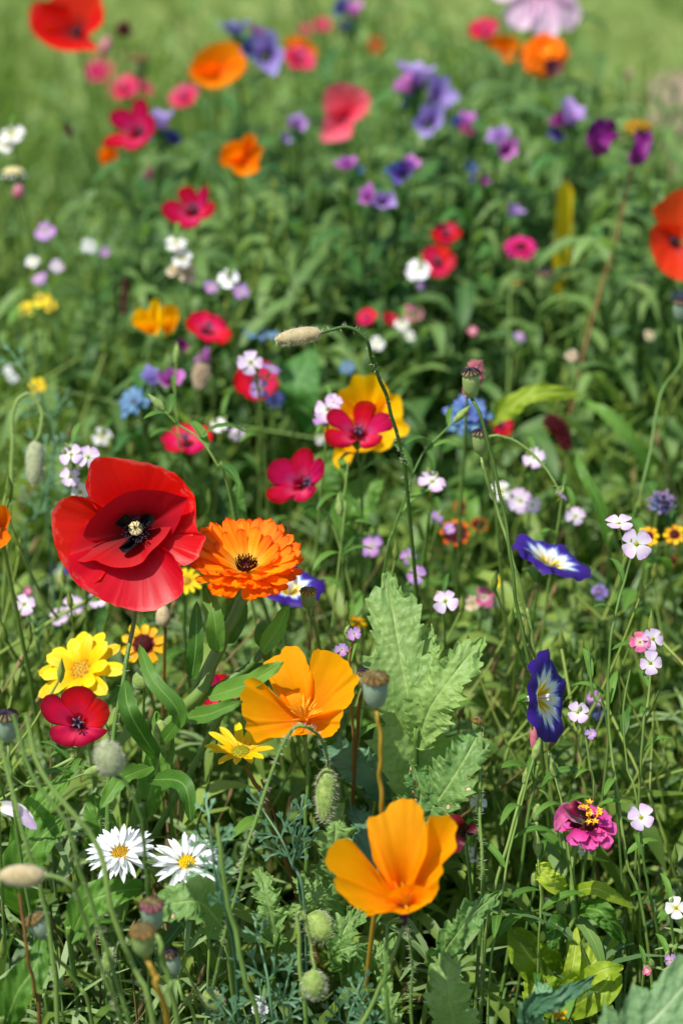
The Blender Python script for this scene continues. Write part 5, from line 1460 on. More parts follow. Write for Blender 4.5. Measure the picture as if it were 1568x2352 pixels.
def spike(pts, w, d, mat, label, name='flower_spike', group=None, n=60, stem=None, cat='flower', stem_mat='stem'):
    """dense head of tiny florets round a bent axis"""
    P3 = [at(x, y, d) for x, y in pts]
    sw = stem_world(P3[-1], stem, d)
    root = thing(name, label, cat, sw[-1], group)
    rl = Vector(root.location)
    P = catmull([tuple(p - rl) for p in P3], 24)
    T, N, B = frames(P)
    G = [tube(P, [w * .25, w * .5, w * .4], 8)]
    for i in range(n):
        f = (i + .5) / n * 22.9
        k = int(f)
        a = i * 2.4
        dr = math.cos(a) * N[k] + math.sin(a) * B[k]
        sh = w * (.55 + .45 * math.sin(min(1, (i + 3) / n) * 3.0))
        p = P[k]
        V, F, U = dome_geo(w * .3, w * .32, 5, 8)
        V = V + p + dr * sh * .7
        G.append((V, F, U))
        G.append(tube(catmull([tuple(p + dr * sh * .6), tuple(p + dr * sh * 1.25 + T[k] * -.3 * w)], 3), [w * .12, w * .14, w * .04], 5))
    part('head', mk('head', *join(G), M[mat]), root)
    add_stem(root, sw, .0009, .0013, stem_mat, n=16)
    head(sum(p[0] for p in pts) / len(pts), sum(p[1] for p in pts) / len(pts), w * ppm(d) * 1.5, d)
    return root


spike([(1092, 832), (1088, 870), (1072, 912)], .0052, 1.2, 'dusty', 'dusty pink knobbly spike behind the upper seed pod', n=70)
spike([(1255, 962), (1285, 985), (1302, 1035)], .006, 1.38, 'maroon', 'dark maroon tassel shaped flower right of the blue cornflower', n=70)
spike([(1465, 285), (1462, 315)], .009, 1.5, 'disc_gold', 'withered golden brown flower head on a long reddish stalk, right', stem=[(1450, 390, 1.5), (1415, 540, 1.5), (1375, 680, 1.5), (1330, 850, 1.48)], stem_mat='stem_brown', n=60)
spike([(465, 840), (458, 895)], .006, 1.4, 'dried', 'dried cream seed head left of the lilac trio', n=50)
spike([(290, 640), (283, 720)], .0035, 1.5, 'maroon', 'thin dark red seed spike above the yellow pair', n=40)
spike([(296, 62), (270, 74)], .007, 1.85, 'maroon', 'dark maroon drooping blossom right of the corner poppy', n=30)
spike([(1440, 180), (1446, 160)], .004, 1.9, 'dried', 'blurred pale seed head near the upper right edge', n=24)
spike([(150, 285), (165, 315)], .003, 1.6, 'maroon', 'blurred dark tipped grass spike at the upper left', n=24, stem=[(210, 400, 1.6)])


def drooping():
    sw = [at(1392, 302, 1.49), at(1420, 300, 1.49), at(1455, 340, 1.5)] + stem_world(at(1455, 345, 1.5), [(1400, 560, 1.52)], 1.5)[1:]
    root = thing('drooping_petals', 'withered purple petals drooping beside the golden brown head, right', 'flower', sw[-1])
    rl = Vector(root.location)
    for px, w in (([(1410, 298, 1.49), (1378, 305, 1.48), (1360, 345, 1.48)], .009), ([(1400, 300, 1.49), (1380, 320, 1.47), (1372, 362, 1.48)], .007), ([(1470, 305, 1.49), (1475, 335, 1.48), (1448, 380, 1.48)], .007), ([(1480, 310, 1.48), (1470, 345, 1.47), (1458, 370, 1.48)], .006)):
        G = leaf_geo([tuple(at(*p) - rl) for p in px], tuple(BACK), w, nu=7, nv=12, fold=.5, wrinkle=.002, a=.3, b=.3)
        part('petal', mk('petal', *G, M['purple']), root)
    add_stem(root, sw, .0008, .0011, 'stem', n=24)


drooping()


def bell_maroon():
    H0 = at(1068, 1912, 1.06)
    sw = stem_world(H0, [(1075, 1990, 1.08)], 1.06)
    root = thing('maroon_flower', 'almost black crimson blossom half hidden right of the lowest orange yellow poppy', 'flower', sw[-1])
    rl = Vector(root.location)
    for px, w in (([(1068, 1912, 1.06), (1050, 1900, 1.05), (1035, 1870, 1.05)], .005), ([(1068, 1912, 1.06), (1052, 1925, 1.05), (1040, 1962, 1.05)], .004), ([(1068, 1912, 1.06), (1045, 1915, 1.05), (1030, 1915, 1.05)], .005), ([(1068, 1912, 1.06), (1082, 1904, 1.06), (1094, 1898, 1.06)], .003)):
        G = leaf_geo([tuple(at(*p) - rl) for p in px], tuple(BACK), w, nu=5, nv=8, fold=.4, a=.3, b=.3)
        part('petal', mk('petal', *G, M['maroon']), root)
    add_stem(root, sw, .0008, .0012, 'stem', n=16)


bell_maroon()


def curled():
    sw = stem_world(at(5, 1850, 1.02), [(0, 1900, 1.03)], 1.02)
    root = thing('curled_petal_flower', 'pale pink and cream furled blossom at the left edge under the deep crimson flax', 'flower', sw[-1])
    rl = Vector(root.location)
    for px, w, m in (([(0, 1850, 1.02), (40, 1862, 1.01), (86, 1905, 1.01)], .0035, 'lilac'), ([(0, 1848, 1.02), (45, 1858, 1.015), (80, 1890, 1.01)], .003, 'whitish')):
        part('petal', mk('petal', *leaf_geo([tuple(at(*p) - rl) for p in px], tuple(BACK), w, nu=5, nv=12, fold=.5, a=.3, b=.4), M[m]), root)
    add_stem(root, sw, .0008, .0012, 'stem', n=16)


curled()

# yellow stakes standing behind the leaves on the right
st = thing('marker_stake', 'upright flat yellow marker stake behind leaves, upper right', 'stake', (*at(1296, 460, 1.64).xy, 0))
bx = bpy.data.meshes.new('blade')
zt = at(1296, 402, 1.64).z
w_ = .0066
V = [(sx * w_, sy * .002, z) for z in (-.05, zt - .01) for sx, sy in ((-1, -1), (1, -1), (1, 1), (-1, 1))] + [(0, -.002, zt), (0, .002, zt)]
bx.from_pydata(V, [], [(0, 1, 5, 4), (1, 2, 6, 5), (2, 3, 7, 6), (3, 0, 4, 7), (3, 2, 1, 0), (4, 5, 8), (6, 7, 9), (5, 6, 9, 8), (7, 4, 8, 9)])
bx.materials.append(M['stake'])
part('blade', bx, st)
head(1296, 430, 34, 1.64)
head(1296, 500, 20, 1.64)


# ------------------------------------------------------------------ leafy plants one can tell apart
def leafy(label, leaves, mat='leaf_poppy', name='poppy_leaves', cat='plant', base=None, stems=None, group=None, quilt=True, nrm=None, dens=1.0):
    """leaves: (picture points of the midrib base to tip, half width px, lobes, lobe depth, teeth, tooth depth[, mat])"""
    p0 = leaves[0][0][0]
    b0 = at(p0[0], p0[1], p0[2])
    g = Vector((b0.x, b0.y + .03, 0)) if base is None else Vector(base)
    root = thing(name, label, cat, g, group)
    for i, lf in enumerate(leaves):
        px, hw, lb, ld, th, td = lf[:6]
        m_ = lf[6] if len(lf) > 6 else mat
        dm = sum(p[2] for p in px) / len(px)
        nn = nrm or (BACK * .9 + Vector((0, 0, .5)) + RIGHT * R.uniform(-.2, .2))
        big = hw > 25
        G = leaf_geo([tuple(at(*p) - g) for p in px], tuple(nn), hw / ppm(dm), th, td, lb, ld, nu=17 if big else 7, nv=int((190 if big else 60) * dens), fold=.16, wrinkle=.0015 if big else .0006, seed=i + int(px[0][0]), a=.38, b=.62)
        lo = part('leaf', mk('leaf', *G, M[m_]), root)
        # petiole and midrib continued towards the root
        a = at(*px[0]) - g
        mid = a * .5 + Vector((R.uniform(-.01, .01), .01, 0))
        part('leaf_stalk', mk('leaf_stalk', *tube(catmull([tuple(a + (at(*px[1]) - at(*px[0])) * .1), tuple(a), tuple(mid), (R.uniform(-.008, .008), R.uniform(-.008, .008), 0)], 14), [.0012, .0016, .0022], 7), M['stem']), root)
        xs = [p[0] for p in px]; ys = [p[1] for p in px]
        n = 4 if big else 2
        for q in range(n):
            f = (q + .5) / n
            Q = catmull(px, 11)[int(f * 10)]
            head(Q[0], Q[1], hw * 1.15, Q[2])
    return root


leafy('largest upright toothed poppy leaf with brown spotted side lobes, centre right', [
    ([(975, 1960, 1.10), (962, 1800, 1.085), (938, 1620, 1.075), (910, 1460, 1.08), (888, 1322, 1.09)], 116, 4, .42, 18, .18, 'leaf_poppy'),
    ([(955, 1720, 1.075), (985, 1630, 1.06), (1040, 1550, 1.055), (1108, 1466, 1.06)], 74, 4, .35, 15, .22, 'leaf_poppy'),
    ([(960, 1890, 1.08), (1010, 1830, 1.065), (1062, 1750, 1.06), (1104, 1672, 1.065)], 72, 3, .32, 13, .22, 'leaf_spot'),
    ([(950, 1930, 1.09), (955, 1880, 1.075), (965, 1820, 1.07), (950, 1760, 1.07)], 60, 3, .3, 12, .2, 'leaf_spot'),
    ([(950, 1600, 1.09), (975, 1540, 1.085), (985, 1490, 1.085), (988, 1440, 1.09)], 34, 2, .3, 9, .22, 'leaf_poppy'),
    ([(905, 1840, 1.11), (850, 1780, 1.10), (790, 1740, 1.10), (735, 1715, 1.11)], 55, 3, .3, 12, .2, 'leaf_blue')])
leafy('crinkled toothed leaves around the foot of the hanging bud, bottom centre', [
    ([(770, 2080, 1.09), (765, 1990, 1.075), (770, 1900, 1.07), (760, 1850, 1.08)], 58, 4, .5, 14, .3),
    ([(800, 2060, 1.09), (845, 1990, 1.07), (835, 1910, 1.07), (810, 1850, 1.08)], 46, 3, .45, 12, .25, 'leaf_blue'),
    ([(800, 2110, 1.08), (750, 2070, 1.06), (710, 2040, 1.06), (680, 2020, 1.07)], 44, 4, .5, 12, .3),
    ([(780, 2150, 1.08), (730, 2110, 1.06), (690, 2090, 1.05), (640, 2100, 1.06)], 36, 4, .5, 12, .3),
    ([(790, 2220, 1.08), (780, 2170, 1.05), (800, 2120, 1.05), (840, 2090, 1.06)], 46, 4, .5, 12, .3),
    ([(800, 2250, 1.08), (840, 2210, 1.05), (870, 2190, 1.05), (905, 2150, 1.06)], 40, 4, .5, 12, .3),
    ([(800, 2230, 1.07), (770, 2190, 1.04), (820, 2180, 1.03), (870, 2240, 1.05)], 38, 3, .5, 12, .3)])
leafy('small toothed leaf left of the bottom centre, pointing up', [
    ([(632, 2180, 1.06), (622, 2110, 1.05), (610, 2050, 1.05), (596, 1990, 1.06)], 48, 4, .5, 14, .3),
    ([(700, 2200, 1.08), (640, 2165, 1.06), (570, 2150, 1.05), (520, 2120, 1.05)], 22, 5, .5, 14, .3)])
leafy('blunt toothed leaf right under the right hand white daisy', [
    ([(520, 2140, 1.05), (470, 2080, 1.02), (425, 2070, 1.01), (350, 2090, 1.02)], 66, 3, .2, 12, .16, 'leaf_spot')], nrm=BACK + UP * .5)
leafy('toothed leaf rising right of the lowest orange yellow poppy', [
    ([(990, 2230, 1.07), (1030, 2170, 1.05), (1085, 2100, 1.04), (1145, 2050, 1.05)], 46, 4, .42, 13, .25)])
leafy('pale crinkled toothed leaf at the bottom edge, centre right', [
    ([(1045, 2420, 1.04), (1040, 2350, 1.01), (1028, 2270, 1.0), (1022, 2190, 1.01)], 70, 4, .34, 16, .2),
    ([(930, 2420, 1.05), (900, 2350, 1.03), (890, 2290, 1.03), (880, 2240, 1.04)], 36, 4, .5, 12, .3)])
leafy('large pale leaf with brown spots seen from below, bottom right corner', [
    ([(1330, 2470, .93), (1430, 2400, .93), (1520, 2320, .93), (1640, 2180, .94)], 105, 4, .42, 16, .12, 'leaf_pale'),
    ([(1340, 2420, .94), (1400, 2400, .935), (1500, 2380, .93), (1620, 2370, .93)], 70, 4, .4, 14, .15, 'leaf_pale')], base=(.3, .80, 0), nrm=BACK + UP * .3)
leafy('dark bluish green leaf curling left of the pale corner leaf', [
    ([(1205, 2400, 1.0), (1215, 2320, .985), (1290, 2290, .975), (1362, 2245, .985)], 30, 3, .3, 12, .2, 'leaf_blue'),
    ([(1225, 2400, 1.0), (1225, 2330, .99), (1245, 2290, .99), (1235, 2255, 1.0)], 30, 2, .3, 10, .2, 'leaf_blue')])
leafy('glossy yellow green leaves at the foot of the faded zinnia', [
    ([(1310, 2270, 1.11), (1250, 2230, 1.09), (1210, 2190, 1.08), (1176, 2132, 1.09)], 52, 0, 0, 0, 0),
    ([(1300, 2290, 1.11), (1330, 2250, 1.08), (1370, 2200, 1.08), (1420, 2140, 1.10)], 40, 0, 0, 0, 0),
    ([(1300, 2290, 1.10), (1345, 2250, 1.07), (1390, 2225, 1.06), (1428, 2222, 1.07)], 22, 0, 0, 0, 0),
    ([(1300, 2320, 1.10), (1350, 2290, 1.07), (1390, 2260, 1.07), (1410, 2200, 1.09)], 40, 0, 0, 0, 0),
    ([(1310, 2280, 1.10), (1310, 2240, 1.07), (1318, 2190, 1.07), (1322, 2130, 1.08)], 18, 0, 0, 0, 0),
    ([(1300, 2310, 1.10), (1260, 2290, 1.07), (1230, 2270, 1.07), (1215, 2250, 1.08)], 46, 0, 0, 0, 0),
    ([(1310, 2050, 1.09), (1360, 2040, 1.07), (1400, 2055, 1.07), (1455, 2085, 1.08)], 18, 0, 0, 0, 0),
    ([(1310, 2050, 1.09), (1270, 2030, 1.07), (1245, 2000, 1.07), (1230, 1985, 1.07)], 26, 0, 0, 0, 0),
    ([(1320, 2085, 1.09), (1370, 2090, 1.07), (1400, 2120, 1.07), (1425, 2160, 1.08)], 26, 0, 0, 0, 0, 'leaf'),
    ([(1305, 2150, 1.09), (1280, 2120, 1.07), (1270, 2150, 1.07), (1262, 2180, 1.07)], 20, 0, 0, 0, 0, 'leaf')], 'leaf_lime', 'broad_leaves')
leafy('broad light green strap leaf lying right of the blue cornflower', [
    ([(1130, 970, 1.36), (1170, 935, 1.34), (1230, 905, 1.33), (1335, 905, 1.34)], 26, 0, 0, 0, 0)], 'leaf_lime', 'strap_leaf')
leafy('bluish strap leaves leaning right of the maroon tassel', [
    ([(1500, 1110, 1.4), (1450, 1010, 1.38), (1390, 950, 1.38), (1340, 920, 1.39)], 18, 0, 0, 0, 0), ([(1400, 1260, 1.25), (1375, 1160, 1.24), (1340, 1090, 1.24), (1318, 1040, 1.25)], 14, 0, 0, 0, 0)], 'leaf', 'strap_leaf')
leafy('broad dark green leaves left of the amber poppy', [
    ([(700, 1000, 1.5), (680, 920, 1.45), (690, 860, 1.45), (720, 800, 1.46)], 56, 0, 0, 0, 0), ([(760, 1180, 1.4), (730, 1140, 1.36), (740, 1080, 1.36), (790, 1050, 1.37)], 50, 0, 0, 0, 0, 'leaf')], 'leaf_dark', 'broad_leaves')
leafy('broad dark leaves under the hanging bud stalk, centre right of the marigold', [
    ([(820, 1250, 1.35), (800, 1190, 1.3), (840, 1130, 1.3), (880, 1100, 1.3)], 44, 0, 0, 0, 0), ([(560, 1240, 1.2), (545, 1170, 1.2), (550, 1100, 1.2)], 20, 0, 0, 0, 0)], 'leaf', 'broad_leaves')
leafy('curly edged leaf under the green bud, left of the marigold stem', [
    ([(330, 1880, 1.09), (350, 1800, 1.08), (370, 1720, 1.075), (360, 1640, 1.08)], 40, 3, .2, 0, 0), ([(250, 1990, 1.1), (230, 1900, 1.08), (215, 1820, 1.08)], 40, 0, 0, 0, 0)], 'leaf', 'broad_leaves')
leafy('broad smooth green leaves at the left edge under the flax stalk', [
    ([(60, 2100, 1.1), (40, 2010, 1.07), (90, 1930, 1.06), (150, 1880, 1.07)], 46, 0, 0, 0, 0), ([(40, 2000, 1.1), (60, 1900, 1.08), (100, 1840, 1.07), (165, 1780, 1.08)], 34, 0, 0, 0, 0), ([(10, 2360, 1.0), (40, 2280, .98), (80, 2220, .98), (100, 2150, .99)], 40, 0, 0, 0, 0), ([(160, 2160, 1.05), (200, 2080, 1.03), (260, 2050, 1.03), (330, 2040, 1.05)], 40, 0, 0, 0, 0)], 'leaf', 'broad_leaves')


def feathery(label, stems, mat='leaf_blue'):
    """finely divided leaves: stalk, forking flat ribbons"""
    p = stems[0][0][0]
    b0 = at(*p)
    root = thing('feathery_leaves', label, 'plant', (b0.x, b0.y + .03, 0), 'finely divided bluish leaves')
    g = Vector(root.location)
    for px, sz in stems:
        P = catmull([tuple(at(*q) - g) for q in px], 16)
        part('leaf_stalk', mk('leaf_stalk', *tube(catmull([(0, 0, 0), tuple(P[0] * .5), tuple(P[0]), tuple(P[5]), tuple(P[10]), tuple(P[15])], 26), [.0014, .0008, .0006], 6), M[mat]), root)
        G = []

        def fork(p, dr, L, lev):
            q = p + dr * L
            n = np.array(BACK) + NR.normal(0, .25, 3)
            G.append(leaf_geo([tuple(p), tuple((p + q) / 2 + NR.normal(0, L * .04, 3)), tuple(q)], n, .0006, nu=3, nv=5, fold=.2, prof=[.7, .8, 1, .9] if lev else [.8, 1, 1.15, 1.0, .4]))
            if lev == 0:
                return
            side = np.cross(dr, np.array(BACK)); side /= np.linalg.norm(side) + 1e-9
            for s_ in ((-1, 0, 1) if lev > 1 else (-.55, 0, .6)):
                d2 = dr + side * s_ * R.uniform(.65, .95) + NR.normal(0, .12, 3)
                d2 /= np.linalg.norm(d2)
                fork(q if s_ == 0 or lev < 2 else p + dr * L * .65, d2, L * R.uniform(.6, .8), lev - 1)
        for f, lv in ((.4, 2), (.72, 2), (1.0, 2)):
            k = min(15, int(f * 15))
            T = P[k] - P[k - 1]; T /= np.linalg.norm(T)
            side = np.cross(T, np.array(BACK)); side /= np.linalg.norm(side)
            for s_ in ((-1, 1) if f < 1 else (0,)):
                d2 = T + side * s_ * 1.0 + np.array(BACK) * R.uniform(-.2, .3)
                d2 /= np.linalg.norm(d2)
                fork(P[k], d2, sz * R.uniform(.8, 1.1) / ppm(px[0][2]), lv)
        part('frond', mk('frond', *join(G), M[mat]), root, kind='stuff')


feathery('finely divided bluish frond left of the hanging bud', [([(700, 2090, 1.05), (668, 1980, 1.04), (645, 1925, 1.035), (610, 1870, 1.04)], 36), ([(690, 2060, 1.05), (672, 1990, 1.04), (685, 1930, 1.04), (690, 1880, 1.04)], 26)])
feathery('finely divided bluish frond at the bottom, left of the round hanging bud', [([(640, 2420, 1.02), (625, 2330, 1.0), (615, 2250, .995), (600, 2180, 1.0)], 44), ([(560, 2420, 1.02), (540, 2350, 1.0), (520, 2320, 1.0)], 30), ([(680, 2420, 1.02), (650, 2330, 1.0), (660, 2250, 1.0)], 30)])
feathery('finely divided bluish frond at the bottom, right of the round hanging bud', [([(790, 2420, 1.02), (800, 2340, 1.0), (820, 2290, 1.0)], 34), ([(860, 2420, 1.02), (850, 2340, 1.0), (830, 2300, 1.0)], 30)])
feathery('finely divided bluish tuft behind the lowest orange yellow poppy', [([(860, 2000, 1.12), (850, 1920, 1.11), (850, 1860, 1.11)], 34)])
feathery('finely divided bluish frond beside the right hand white daisy', [([(540, 2200, 1.0), (500, 2040, .97), (488, 1950, .965), (480, 1890, .97)], 34), ([(545, 2260, 1.0), (520, 2100, .97), (500, 2000, .965), (520, 1930, .97)], 20)])
feathery('finely divided grey green frond at the left edge above the largest poppy', [([(110, 1190, 1.3), (120, 1080, 1.3), (118, 960, 1.3), (60, 860, 1.3)], 40), ([(60, 1250, 1.3), (90, 1160, 1.3), (120, 1060, 1.3)], 34)])


def bare(label, px, r=.0011, mat='stem', hair=0, group='bare green stalks', leaves=0, L=.03, bud=False):
    P0 = at(*px[0])
    sw = stem_world(P0, px[1:], px[0][2])
    root = thing('stalk', label, 'stalk', sw[-1], group)
    _, P = add_stem(root, sw, r * .7, r * 1.2, mat, hair, .0028, n=30)
    if bud:
        bm = cached('barebud', lambda: mk('bud', *lathe([(1e-4, -.002), (.0016, .0), (.0024, .004), (.0016, .008), (1e-4, .0125)], 8), M['bud_green']))
        dr = (Vector(P[0]) - Vector(P[1])).normalized()
        part('bud', bm, root, rel(root, frame(P0, dr)))
    if leaves:
        leaves_on(root, P, leaves, L, L * .2, 'leaf', .05, .6)
    return root


bare('stout stalk slanting beside the tan bud, leftmost of the hairy ones', [(0, 1700, .94), (50, 1900, .94), (95, 2050, .95), (135, 2352, .97)], .0013, hair=120)
bare('hairy stalk crossing the bottom left from the left edge', [(30, 1640, .93), (75, 1780, .93), (150, 1890, .93), (190, 2010, .94), (250, 2200, .95), (300, 2352, .96)], .0013, hair=160)
bare('long curving stalk crossing left of the white daisies', [(60, 1640, .92), (90, 1760, .92), (170, 1870, .92), (225, 1950, .925), (262, 2100, .93), (310, 2230, .94), (355, 2360, .95)], .0015, hair=60)
bare('smooth leaning stalk in front of the right hand white daisy', [(500, 1890, .95), (505, 1950, .95), (530, 2100, .96), (560, 2230, .965), (600, 2380, .98)], .0014)
bare('smooth stalk right of the round hanging bud, leaning left', [(930, 2120, .97), (900, 2200, .97), (850, 2320, .98), (820, 2420, .99)], .0014)
bare('hairy vertical stalk right of the lowest orange yellow poppy', [(1106, 1700, 1.06), (1100, 1850, 1.06), (1108, 2000, 1.06), (1108, 2200, 1.07), (1098, 2352, 1.08)], .0011, hair=260)
bare('branching flax stalk with slim buds left of the faded zinnia', [(1226, 1740, 1.06), (1200, 1830, 1.06), (1165, 1980, 1.06), (1140, 2130, 1.06), (1120, 2300, 1.07)], .0008, leaves=6, bud=True)
bare('flax stalk with a bud rising right of the first branching one', [(1272, 1780, 1.07), (1290, 1850, 1.07), (1300, 1920, 1.07)], .0007, leaves=3, bud=True)
bare('flax stalk branching from below the right white blossom', [(1234, 1960, 1.07), (1240, 2060, 1.07), (1236, 2200, 1.08)], .0007, leaves=5, bud=True)
bare('slanting flax stalk with leaves left under the deep crimson flax', [(0, 1800, 1.03), (60, 1806, 1.03), (130, 1800, 1.03), (200, 1775, 1.03)][::-1], .0007, leaves=4, bud=True)
bare('knotted stalk rising right of the zinnia to the lilac trio', [(1395, 1560, 1.07), (1400, 1700, 1.08), (1420, 1850, 1.08), (1440, 1980, 1.08), (1480, 2120, 1.09)], .0010, leaves=3)
bare('thin forked stalk left of the lilac trio', [(1350, 1480, 1.08), (1362, 1600, 1.08), (1400, 1700, 1.09)], .0008, leaves=1)
bare('crooked seed stalk between the lilac trio and the violet bindweed', [(1446, 1540, 1.06), (1430, 1640, 1.07), (1440, 1760, 1.08), (1465, 1900, 1.09)], .0007, leaves=1)
bare('stalk with a big green bud crossing in front of the corn coloured poppy', [(1046, 965, 1.14), (1000, 1010, 1.14), (960, 1060, 1.14), (935, 1130, 1.14), (900, 1230, 1.15), (880, 1320, 1.16)], .0008, leaves=6, bud=True)
bare('thin leafy stalk crossing above the marigold from the upper left', [(375, 940, 1.14), (410, 975, 1.14), (460, 1010, 1.14), (500, 1070, 1.14), (530, 1150, 1.15)], .0008, leaves=5, L=.035, bud=True)
bare('thin stalk beside the dried cream head', [(405, 830, 1.25), (402, 920, 1.25), (412, 1010, 1.25), (425, 1100, 1.26)], .0007, leaves=2, bud=True)
bare('tall blurred stalk below the hot pink zinnia', [(1172, 640, 1.5), (1168, 760, 1.5), (1165, 900, 1.5)], .0012)
bare('nodding green stalk arching right from the lower seed pod', [(1285, 1130, 1.14), (1262, 1090, 1.14), (1230, 1050, 1.14), (1180, 1012, 1.14), (1120, 1006, 1.14), (1132, 1100, 1.16)], .0009, hair=60)
bare('twin flax stalk right of the crimson pink flax', [(800, 1060, 1.2), (790, 1140, 1.2), (783, 1260, 1.2)], .0008, leaves=3)
bare('flax stalk with small bud left of the marigold top', [(780, 1180, 1.18), (785, 1270, 1.18), (790, 1340, 1.19)], .0007, leaves=4, bud=True)
bare('straight stalk under the white daisies', [(470, 2010, 1.05), (480, 2130, 1.06), (478, 2260, 1.07)], .0009)
bare('upright stalk left of the lowest orange yellow poppy', [(930, 2110, 1.0), (945, 2200, 1.01), (945, 2352, 1.02)], .0010, hair=120)
bare('brown dead stalk running behind the hanging bud', [(600, 1790, 1.1), (640, 1900, 1.1), (690, 2050, 1.11)], .0009, 'stem_brown')
bare('broken reddish stalk at the bottom left', [(45, 2050, .96), (62, 2180, .96), (80, 2280, .97), (90, 2352, .98)], .0012, 'stem_brown')

for x, y, s_, d_, m_, lab in (
        (1190, 775, 28, 1.5, 'mauve', 'tiny mauve blossom between the tall blurred stalk and the reddish stalk'),
        (1312, 818, 30, 1.45, 'dried', 'tiny faded cream blossom beside the long reddish stalk'),
        (1085, 760, 24, 1.5, 'rose', 'tiny rose blossom above the dusty pink spike'),
        (88, 885, 40, 1.42, 'yellow', 'blurred yellow blossom above the hooked bud stalk, left'),
        (797, 843, 34, 1.45, 'nigella', 'small bluish blossom right of the lilac trio'),
        (1555, 682, 40, 1.5, 'nigella', 'pale blue blossom under the orange red poppy'),
        (20, 850, 26, 1.5, 'white', 'tiny white blossom at the left edge above the hooked bud stalk'),
        (1490, 770, 26, 1.5, 'dried', 'tiny dull pink blossom right of the long reddish stalk'),
        (1375, 1360, 44, 1.25, 'echium', 'shaded violet blossom below the tilted bindweed'),
        (1100, 2228, 22, 1.12, 'rose', 'tiny pink blossom low down left of the yellow green leaves'),
        (1140, 1338, 30, 1.25, 'yellow', 'small yellow blossom right of the lilac blossom by the toothed leaf'),
        (452, 1905, 22, 1.2, 'white', 'tiny white blossom above the right hand white daisy'),
        (1255, 2070, 20, 1.15, 'whitish', 'tiny cream blossom left of the plump green bud'),
        (640, 1420, 22, 1.22, 'rose', 'tiny rose blossom left of the round dark marigold bud')):
    stock([(x, y, s_, d_)], lab, m_, group='tiny scattered blossoms', leaves=0, buds=0)

# ------------------------------------------------------------------ the mass of foliage nobody could count
HA = np.array(HEADS)
PR = math.sin(PITCH), math.cos(PITCH)


def project(P):
    q = P - np.array([0, 0, 1.0])
    dep = q[..., 1] * PR[1] - q[..., 2] * PR[0]
    u = q[..., 1] * PR[0] + q[..., 2] * PR[1]
    x = (q[..., 0] / dep * LENS / SW + .5) * 1568
    y = (.5 - u / dep * LENS / SH) * 2352
    return x, y, dep


def allowed(bx, by, h, rad=.02, margin=.01, dmin=.97):
    """largest of a few heights that leaves the flowers in front free, or 0"""
    fr = np.linspace(.15, 1, 9)
    for sc_ in (1.0, .8, .6, .42):
        hh = h * sc_
        Z = fr * hh
        P = np.stack([np.full(9, bx), np.full(9, by), Z], 1)
        x, y, dep = project(P)
        if dep.min() < dmin and sc_ > .42:
            if dep[-1] < dmin:
                continue
        rp = rad * 4573 / dep
        dx = x[:, None] - HA[None, :, 0]
        dy = y[:, None] - HA[None, :, 1]
        hit = (dx ** 2 + dy ** 2 < (HA[None, :, 2] + rp[:, None] * .8) ** 2) & (dep[:, None] < HA[None, :, 3] + margin)
        if not hit.any() and dep[-1] > dmin:
            return hh
    return 0


def edge_y(x):
    if x > .33:
        return 1.76
    return 1.95 + .75 * min(max(x + .12, -.15), .5) + .10 * math.sin(x * 9)


def proto_sprig(n, L, W, droop, up, seed, stemr=.006, nv=6, nu=3, tip=True):
    """unit high leafy stem"""
    q = random.Random(seed)
    sx, sy = q.uniform(-.12, .12), q.uniform(-.12, .12)
    P = catmull([(0, 0, 0), (sx * .4, sy * .3, .35), (sx, sy, .7), (sx * 1.5 + q.uniform(-.05, .05), sy * 1.4, 1)], 7)
    G = [tube(P, [stemr, stemr * .5], 3)]
    tag_ = [np.zeros(len(G[0][0]))]
    for i in range(n):
        f = .12 + .86 * i / max(1, n - 1)
        k = min(int(f * 6), 5)
        p = P[k] + (P[k + 1] - P[k]) * (f * 6 - k)
        a = i * 2.4 + q.uniform(-.5, .5)
        c, s_ = math.cos(a), math.sin(a)
        l = L * q.uniform(.6, 1.15) * (1.1 - .55 * f)
        u = up * q.uniform(.5, 1.5)
        dr = droop * q.uniform(.2, 1.6)
        path = [p, p + np.array([c * .4, s_ * .4, .25 * u]) * l, p + np.array([c * .75, s_ * .75, .38 * u - .15 * dr]) * l, p + np.array([c, s_, .40 * u - .5 * dr]) * l]
        tw = np.array([-c * .3 + q.uniform(-.4, .4), -s_ * .3 + q.uniform(-.4, .4), 1])
        g = leaf_geo(path, tw, W * l / L * q.uniform(.8, 1.2), nu=nu, nv=nv, fold=.25, a=.5, b=.7)
        G.append(g)
        tag_.append(np.full(len(g[0]), q.uniform(-.18, .18)))
    return (*join(G), np.concatenate(tag_))


def proto_rosette(n, L, W, seed, teeth=0, td=0, lobes=0, ld=0, nv=7, nu=3, up=1.0):
    q = random.Random(seed)
    G, tag_ = [], []
    for i in range(n):
        a = i * 2.4 + q.uniform(-.4, .4)
        c, s_ = math.cos(a), math.sin(a)
        h = q.uniform(.45, 1.0)
        o = q.uniform(.15, .5) * L
        path = [(0, 0, 0), (c * o * .4, s_ * o * .4, h * .6 * up), (c * o, s_ * o, h * up), (c * (o + L * .5), s_ * (o + L * .5), h * up * q.uniform(.8, 1.05))]
        g = leaf_geo(path, (-c * .4, -s_ * .4, 1), W * q.uniform(.7, 1.1), teeth, td, lobes, ld, nu=nu, nv=nv, fold=.2, wrinkle=.006 if teeth else 0, seed=i, prof=[.08, .12, .35, .75, 1, .95, .7, .3, 0])
        G.append(g)
        tag_.append(np.full(len(g[0]), q.uniform(-.2, .2)))
    return (*join(G), np.concatenate(tag_))


